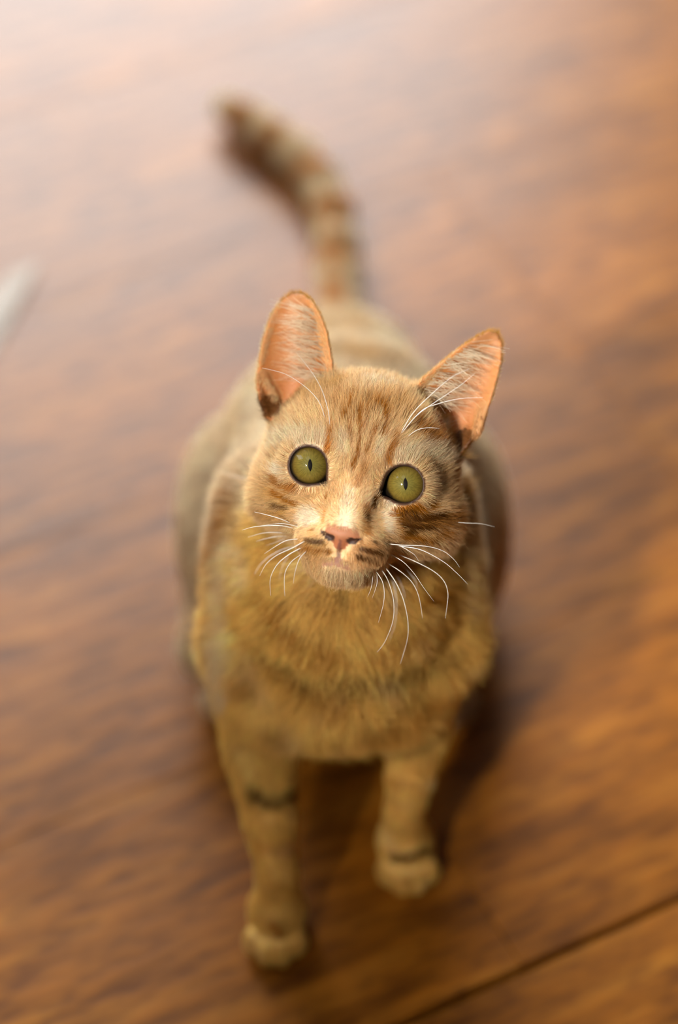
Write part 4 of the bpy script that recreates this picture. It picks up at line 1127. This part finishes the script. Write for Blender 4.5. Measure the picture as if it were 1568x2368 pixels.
# length, thickness, lift of each hair
dn = np.linalg.norm(l - np.array([0, -24, 10], np.float32), axis=1)
head_len = np.interp(dn, [4, 14, 26, 40, 60, 80], [2.2, 3.2, 4.6, 6.5, 9.5, 12.0])
chin = sstep(-36, -42, l[:, 1])
head_len += 3.0 * chin * (l[:, 2] > -12)
cheek = sstep(30, 42, np.abs(l[:, 0])) * sstep(5, -10, l[:, 1])
head_len += 4.0 * cheek
body_len = 13.0 + 2.5 * front[:, 0]
LEN = np.select([reg == 0, reg == 1, (reg == 2) | (reg == 3), reg == 6], [head_len, body_len, 5.0 + 5.0 * sstep(60, 110, root[:, 2]), 9.0], 10.0)
near_floor = np.clip((root[:, 2] - 1.0) / 10.0, 0.15, 1.0)
LEN *= np.where(reg != 0, near_floor ** 0.7, 1.0)
RAD = np.select([reg == 0, (reg == 1) & (root[:, 1] < 70), (reg == 2) | (reg == 3)], [0.062, 0.115, 0.10], 0.17)
LIFT = np.select([reg == 0, reg == 1, (reg == 2) | (reg == 3)], [R(20), R(26) + R(4) * front[:, 0], R(18)], R(24))
LIFT = LIFT + R(8) * cheek * (reg == 0)
coff = coat_colour(root + 0.45 * LEN[:, None] * flow * (reg == 0)[:, None] + 0.35 * LEN[:, None] * flow * (reg != 0)[:, None], reg, 0.22)

ctip = coff.copy()
lg = reg == 1                                         # long hair runs through several bands of the pattern
tgt = flow[lg] - nrm[lg] * np.einsum('ij,ij->i', flow[lg], nrm[lg])[:, None]
tgt = unit(tgt)
def along(f):
    st = f * LEN[lg][:, None]
    return coat_colour(root[lg] + st * tgt - nrm[lg] * st * st / 110.0, reg[lg], 0.15)
coff[lg] = along(0.15)
ctip[lg] = along(0.85)

ear_id = np.zeros(N, int)
for (d, fr, t, q), s, nm in zip(ear_masks(l), (-1, 1), (1, 2)):
    e = (reg == 0) & (d < 1.0) & (t > -0.45) & (l[:, 1] > 15)
    (bx, by), (tx, ty) = EAR_AX[s]
    ax = np.array([tx - bx, ty - by, 0.0]); ax /= np.linalg.norm(ax)
    side = np.array([ax[1] * s, -ax[0] * s, 0.0])
    back = e & ~fr
    flow[back] = unit(np.tile(ax, (back.sum(), 1)) + 0.25 * side * q[back][:, None]) @ HR.T
    LEN[back] = 3.4; RAD[back] = 0.07
    coff[back] = COAT['G'] * 0.8 + COAT['D'] * 0.2
    edge = e & (np.abs(q) > 0.80)
    LEN[edge] = 2.8
    inn = e & fr & ~edge
    # wisps sweep from the inner edge across the bowl
    flow[inn] = unit(side[None] * 1.0 + 0.25 * ax[None] + 0.25 * rng.normal(size=(inn.sum(), 3))) @ HR.T
    LEN[inn] = 2.2 + 1.2 * rng.random(inn.sum()); RAD[inn] = 0.05
    coff[inn] = np.array([0.62, 0.33, 0.14])
    ear_id[e] = nm
    low_in = e & fr & (t < 0.3) & (np.abs(q) < 0.8)
    coff[low_in] = np.array([0.58, 0.26, 0.09])
    coff[e] = coat_colour(root[e], reg[e], 0.15, coff[e])
    ctip[e] = coff[e]

for s in (-1, 1):
    a, b = (np.array(v, np.float32) for v in POUCH[s])
    e = b - a
    t = np.clip(((l - a) @ e) / float(e @ e), 0, 1)
    k = (reg == 0) & (np.linalg.norm(l - a - t[:, None] * e, axis=1) < 3.6)
    LEN[k] = 2.6; RAD[k] = 0.06
    flow[k] = unit(np.array([[s * 0.3, -1.0, 0.2]])) @ HR.T
LEN *= 0.72 + 0.5 * rng.random(N)
# clumps: neighbours lean the same way
def vec_noise(p, f, s):
    return np.stack([vnoise(p, f, s + i) for i in range(3)], 1)
is_h = (reg == 0)[:, None]
cl = np.where(is_h, 0.20, 0.50) * np.where(is_h, vec_noise(root, 1 / 3.2, 20), vec_noise(root, 1 / 7.0, 30))
cl += np.where(is_h, 0.10, 0.16) * rng.normal(size=(N, 3))
dirv = flow + cl
dirv -= nrm * np.einsum('ij,ij->i', dirv, nrm)[:, None]
dirv = unit(dirv)
K = 5
s_ = np.linspace(0, 1, K)
lift = LIFT * (0.7 + 0.6 * rng.random(N))
d0 = dirv * np.cos(lift)[:, None] + nrm * np.sin(lift)[:, None]
bend = -nrm * (np.sin(lift) * 0.55)[:, None] + 0.10 * rng.normal(size=(N, 3))
bend[:, 2] -= np.where(reg == 0, 0.03, 0.12)
pts = root[:, None] - nrm[:, None] * 0.25 + LEN[:, None, None] * (s_[None, :, None] * d0[:, None] + (s_ ** 2)[None, :, None] * bend[:, None])
pts[..., 2] = np.maximum(pts[..., 2], 0.6)
# keep hair off the eyeballs
for ex, ey in EYES:
    c = from_head((ex, ey, EYE_Z))
    v = pts - c
    dist = np.linalg.norm(v, axis=2, keepdims=True)
    pts = np.where(dist < EYE_R + 0.35, c + v / dist * (EYE_R + 0.35), pts)
rad = RAD[:, None] * (1 - 0.82 * s_[None] ** 1.4) * (0.8 + 0.4 * rng.random(N))[:, None]
tone = 1.0 + 0.20 * rng.normal(size=N) + 0.16 * vnoise(root, 1 / 2.2, 41) + np.where(reg == 0, 0.0, 0.28) * vnoise(root, 1 / 3.5, 43)
tone = np.clip(tone, 0.55, 1.5)[:, None]
coff = np.clip(coff * tone, 0.004, 0.92)
ctip = np.clip(ctip * tone, 0.004, 0.92)

names = {0: 'head_fur', 1: 'body_fur', 2: 'front_leg_fur', 3: 'front_leg_fur', 4: 'hind_leg_fur', 5: 'hind_leg_fur', 6: 'tail_fur'}
for r_ in range(7):
    m = (reg == r_) & (ear_id == 0)
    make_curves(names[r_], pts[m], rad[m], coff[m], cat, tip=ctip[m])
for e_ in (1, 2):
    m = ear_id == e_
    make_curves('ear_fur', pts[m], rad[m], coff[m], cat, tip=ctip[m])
print('hairs', N)

# long pale wisps inside the ears
for s in (-1, 1):
    n = 330
    t = 0.04 + 0.80 * rng.random(n) ** 1.1
    q = -0.95 + 0.75 * rng.random(n) ** 1.6
    (bx, by), (tx, ty) = EAR_AX[s]
    a = np.array([tx - bx, ty - by]); ln = np.linalg.norm(a); a /= ln
    wd = 17.5 * (1.0 - 0.62 * np.clip(t, 0, 1) ** 1.4)
    x = bx + a[0] * t * ln + a[1] * s * q * wd
    y = by + a[1] * t * ln - a[0] * s * q * wd
    ins_ = poly2(x, y, EAR_OUT[s]) < -0.6
    t, q, x, y = t[ins_], q[ins_], x[ins_], y[ins_]
    n = len(t)
    z = ear_z(x, y, s) + 1.0
    r0 = np.stack([x, y, z], 1)
    side = np.array([a[1] * s, -a[0] * s, 0.0]); ax3 = np.array([a[0], a[1], 0.0])
    L_ = 9 + 8 * rng.random(n)
    cl = np.round(t * 14) + 0.0
    lean = 0.35 + 0.25 * np.sin(cl * 2.4) + 0.16 * rng.normal(size=n)
    dv = unit(side[None] * 1.0 + ax3[None] * lean[:, None] + np.array([0, 0, 0.35]) + 0.08 * rng.normal(size=(n, 3)))
    bd = -0.16 * np.array([0, 0, 1.0]) - 0.22 * ax3[None] * rng.random((n, 1)) + 0.08 * rng.normal(size=(n, 3))
    K2 = 7; s2 = np.linspace(0, 1, K2)
    pl = r0[:, None] + L_[:, None, None] * (s2[None, :, None] * dv[:, None] + (s2 ** 2)[None, :, None] * bd[:, None])
    zz = np.stack([ear_z(pl[:, k, 0], pl[:, k, 1], s) for k in range(K2)], 1) + 1.3
    pl[..., 2] = np.maximum(pl[..., 2], np.minimum(zz, pl[..., 2] + 6))
    pw = from_head(pl.reshape(-1, 3)).reshape(pl.shape)
    rr = 0.095 * (1 - 0.75 * s2[None] ** 1.3) * (0.7 + 0.5 * rng.random((n, 1)))
    cc = np.tile(np.array([0.93, 0.78, 0.55]), (n, 1)) * (0.8 + 0.2 * rng.random((n, 1)))
    make_curves('ear_tuft', pw, rr, cc, cat)

# ------------------------------------------------------------------ eyes
def eye_material():
    m, nt, b = new_mat('cat_eye')
    L = nt.links
    tc = nt.nodes.new('ShaderNodeTexCoord')
    sp = nt.nodes.new('ShaderNodeSeparateXYZ')
    L.new(tc.outputs['Object'], sp.inputs[0])
    def math_(op, a, b_=None, clamp=False):
        n = nt.nodes.new('ShaderNodeMath'); n.operation = op; n.use_clamp = clamp
        for i, v in enumerate((a, b_)):
            if v is None: continue
            if isinstance(v, (int, float)): n.inputs[i].default_value = v
            else: L.new(v, n.inputs[i])
        return n.outputs[0]
    X = math_('MULTIPLY', sp.outputs['X'], 1000.0); Y = math_('MULTIPLY', sp.outputs['Y'], 1000.0)
    r = math_('SQRT', math_('ADD', math_('MULTIPLY', X, X), math_('MULTIPLY', Y, Y)))
    ang = math_('ARCTAN2', Y, X)
    # fibres of the iris
    cmb = nt.nodes.new('ShaderNodeCombineXYZ')
    L.new(math_('MULTIPLY', math_('COSINE', ang), 5.0), cmb.inputs[0])
    L.new(math_('MULTIPLY', math_('SINE', ang), 5.0), cmb.inputs[1])
    L.new(math_('MULTIPLY', r, 0.25), cmb.inputs[2])
    no = nt.nodes.new('ShaderNodeTexNoise')
    no.inputs['Scale'].default_value = 2.2; no.inputs['Detail'].default_value = 4
    L.new(cmb.outputs[0], no.inputs['Vector'])
    rr = math_('DIVIDE', math_('ADD', r, math_('MULTIPLY', math_('SUBTRACT', no.outputs['Fac'], 0.5), 1.1)), 9.0)
    iris = ramp(nt, [(0.0, (0.17, 0.15, 0.036)), (0.30, (0.175, 0.145, 0.03)), (0.60, (0.19, 0.14, 0.024)), (0.78, (0.15, 0.097, 0.016)), (0.87, (0.04, 0.024, 0.006)), (0.91, (0.010, 0.007, 0.004))])
    L.new(rr, iris.inputs['Fac'])
    fib = ramp(nt, [(0.3, (0.72, 0.72, 0.66)), (0.7, (1.2, 1.2, 1.15))])
    L.new(no.outputs['Fac'], fib.inputs['Fac'])
    mu = nt.nodes.new('ShaderNodeMix'); mu.data_type = 'RGBA'; mu.blend_type = 'MULTIPLY'; mu.inputs['Factor'].default_value = 1.0
    L.new(iris.outputs['Color'], mu.inputs['A']); L.new(fib.outputs['Color'], mu.inputs['B'])
    # slit pupil
    yy = math_('DIVIDE', Y, 2.9)
    wid = math_('MULTIPLY', math_('MAXIMUM', math_('SUBTRACT', 1.0, math_('MULTIPLY', yy, yy)), 0.0), 1.02)
    pup = math_('MULTIPLY', math_('ADD', math_('SUBTRACT', wid, math_('ABSOLUTE', X)), 0.02), 6.0, clamp=True)
    mp = nt.nodes.new('ShaderNodeMix'); mp.data_type = 'RGBA'
    L.new(pup, mp.inputs['Factor']); L.new(mu.outputs['Result'], mp.inputs['A'])
    mp.inputs['B'].default_value = (0.004, 0.003, 0.002, 1)
    L.new(mp.outputs['Result'], b.inputs['Base Color'])
    b.inputs['Roughness'].default_value = 0.5
    b.inputs['Specular IOR Level'].default_value = 0.1
    b.inputs['Coat Weight'].default_value = 1.0
    b.inputs['Coat Roughness'].default_value = 0.03
    b.inputs['Coat IOR'].default_value = 1.376
    return m
m_eye = eye_material()
bm = bmesh.new()
bmesh.ops.create_uvsphere(bm, u_segments=64, v_segments=40, radius=EYE_R * 0.001)
for v in bm.verts:                                     # slight bulge of the cornea
    rr_ = math.hypot(v.co.x, v.co.y) * 1000
    if v.co.z > 0 and rr_ < 7.6:
        v.co.z += 0.0009 * (1 - (rr_ / 7.6) ** 2) ** 1.2
eye_me = bpy.data.meshes.new('eye')
bm.to_mesh(eye_me); bm.free()
for p_ in eye_me.polygons:
    p_.use_smooth = True
for ex, ey in EYES:
    o = link_mesh('eye', eye_me, m_eye, cat)
    c = from_head((ex, ey, EYE_Z)) * 0.001
    zax = Vector(CAM - c).normalized()                 # the gaze meets whoever stands in front
    xax = Vector((1, 0, 0.05)); xax = (xax - zax * xax.dot(zax)).normalized()
    yax = zax.cross(xax)
    mt = Matrix((xax, yax, zax)).transposed().to_4x4()
    mt.translation = Vector(c)
    o.matrix_world = mt

# ------------------------------------------------------------------ whiskers, each a tapering hair of its own
m_wh, nt, b = new_mat('whisker')
b.inputs['Base Color'].default_value = (0.88, 0.84, 0.76, 1)
b.inputs['Roughness'].default_value = 0.35
b.inputs['Subsurface Weight'].default_value = 0.0
b.inputs['Transmission Weight'].default_value = 0.0
def catmull(P, n):
    P = np.array(P, float)
    P = np.concatenate([[2 * P[0] - P[1]], P, [2 * P[-1] - P[-2]]])
    o = []
    for i in range(1, len(P) - 2):
        for k in range(n):
            t = k / n
            a, b_, c, d = P[i - 1], P[i], P[i + 1], P[i + 2]
            o.append(0.5 * (2 * b_ + (c - a) * t + (2 * a - 5 * b_ + 4 * c - d) * t * t + (3 * b_ - a - 3 * c + d) * t ** 3))
    o.append(P[-2])
    return np.array(o)
for r0, P in WHISKERS:
    ln = catmull(P, 6)
    tg = unit(np.gradient(ln, axis=0))
    ln[0] -= tg[0] * 1.5                               # rooted in the skin
    ref = unit(np.cross(tg, FWD))
    ref2 = np.cross(tg, ref)
    verts, faces = [], []
    n = len(ln)
    for i in range(n):
        s = i / (n - 1)
        r = 0.85 * r0 * (1 - 0.78 * s ** 1.2)
        for k in range(6):
            a = k * math.pi / 3
            verts.append(tuple((ln[i] + r * (math.cos(a) * ref[i] + math.sin(a) * ref2[i])) * 0.001))
    for i in range(n - 1):
        for k in range(6):
            faces.append((i * 6 + k, i * 6 + (k + 1) % 6, (i + 1) * 6 + (k + 1) % 6, (i + 1) * 6 + k))
    faces.append(tuple(range(5, -1, -1)))
    faces.append(tuple((n - 1) * 6 + k for k in range(6)))
    me = bpy.data.meshes.new('whisker')
    me.from_pydata(verts, [], faces)
    for p_ in me.polygons:
        p_.use_smooth = True
    link_mesh('whisker', me, m_wh, cat)
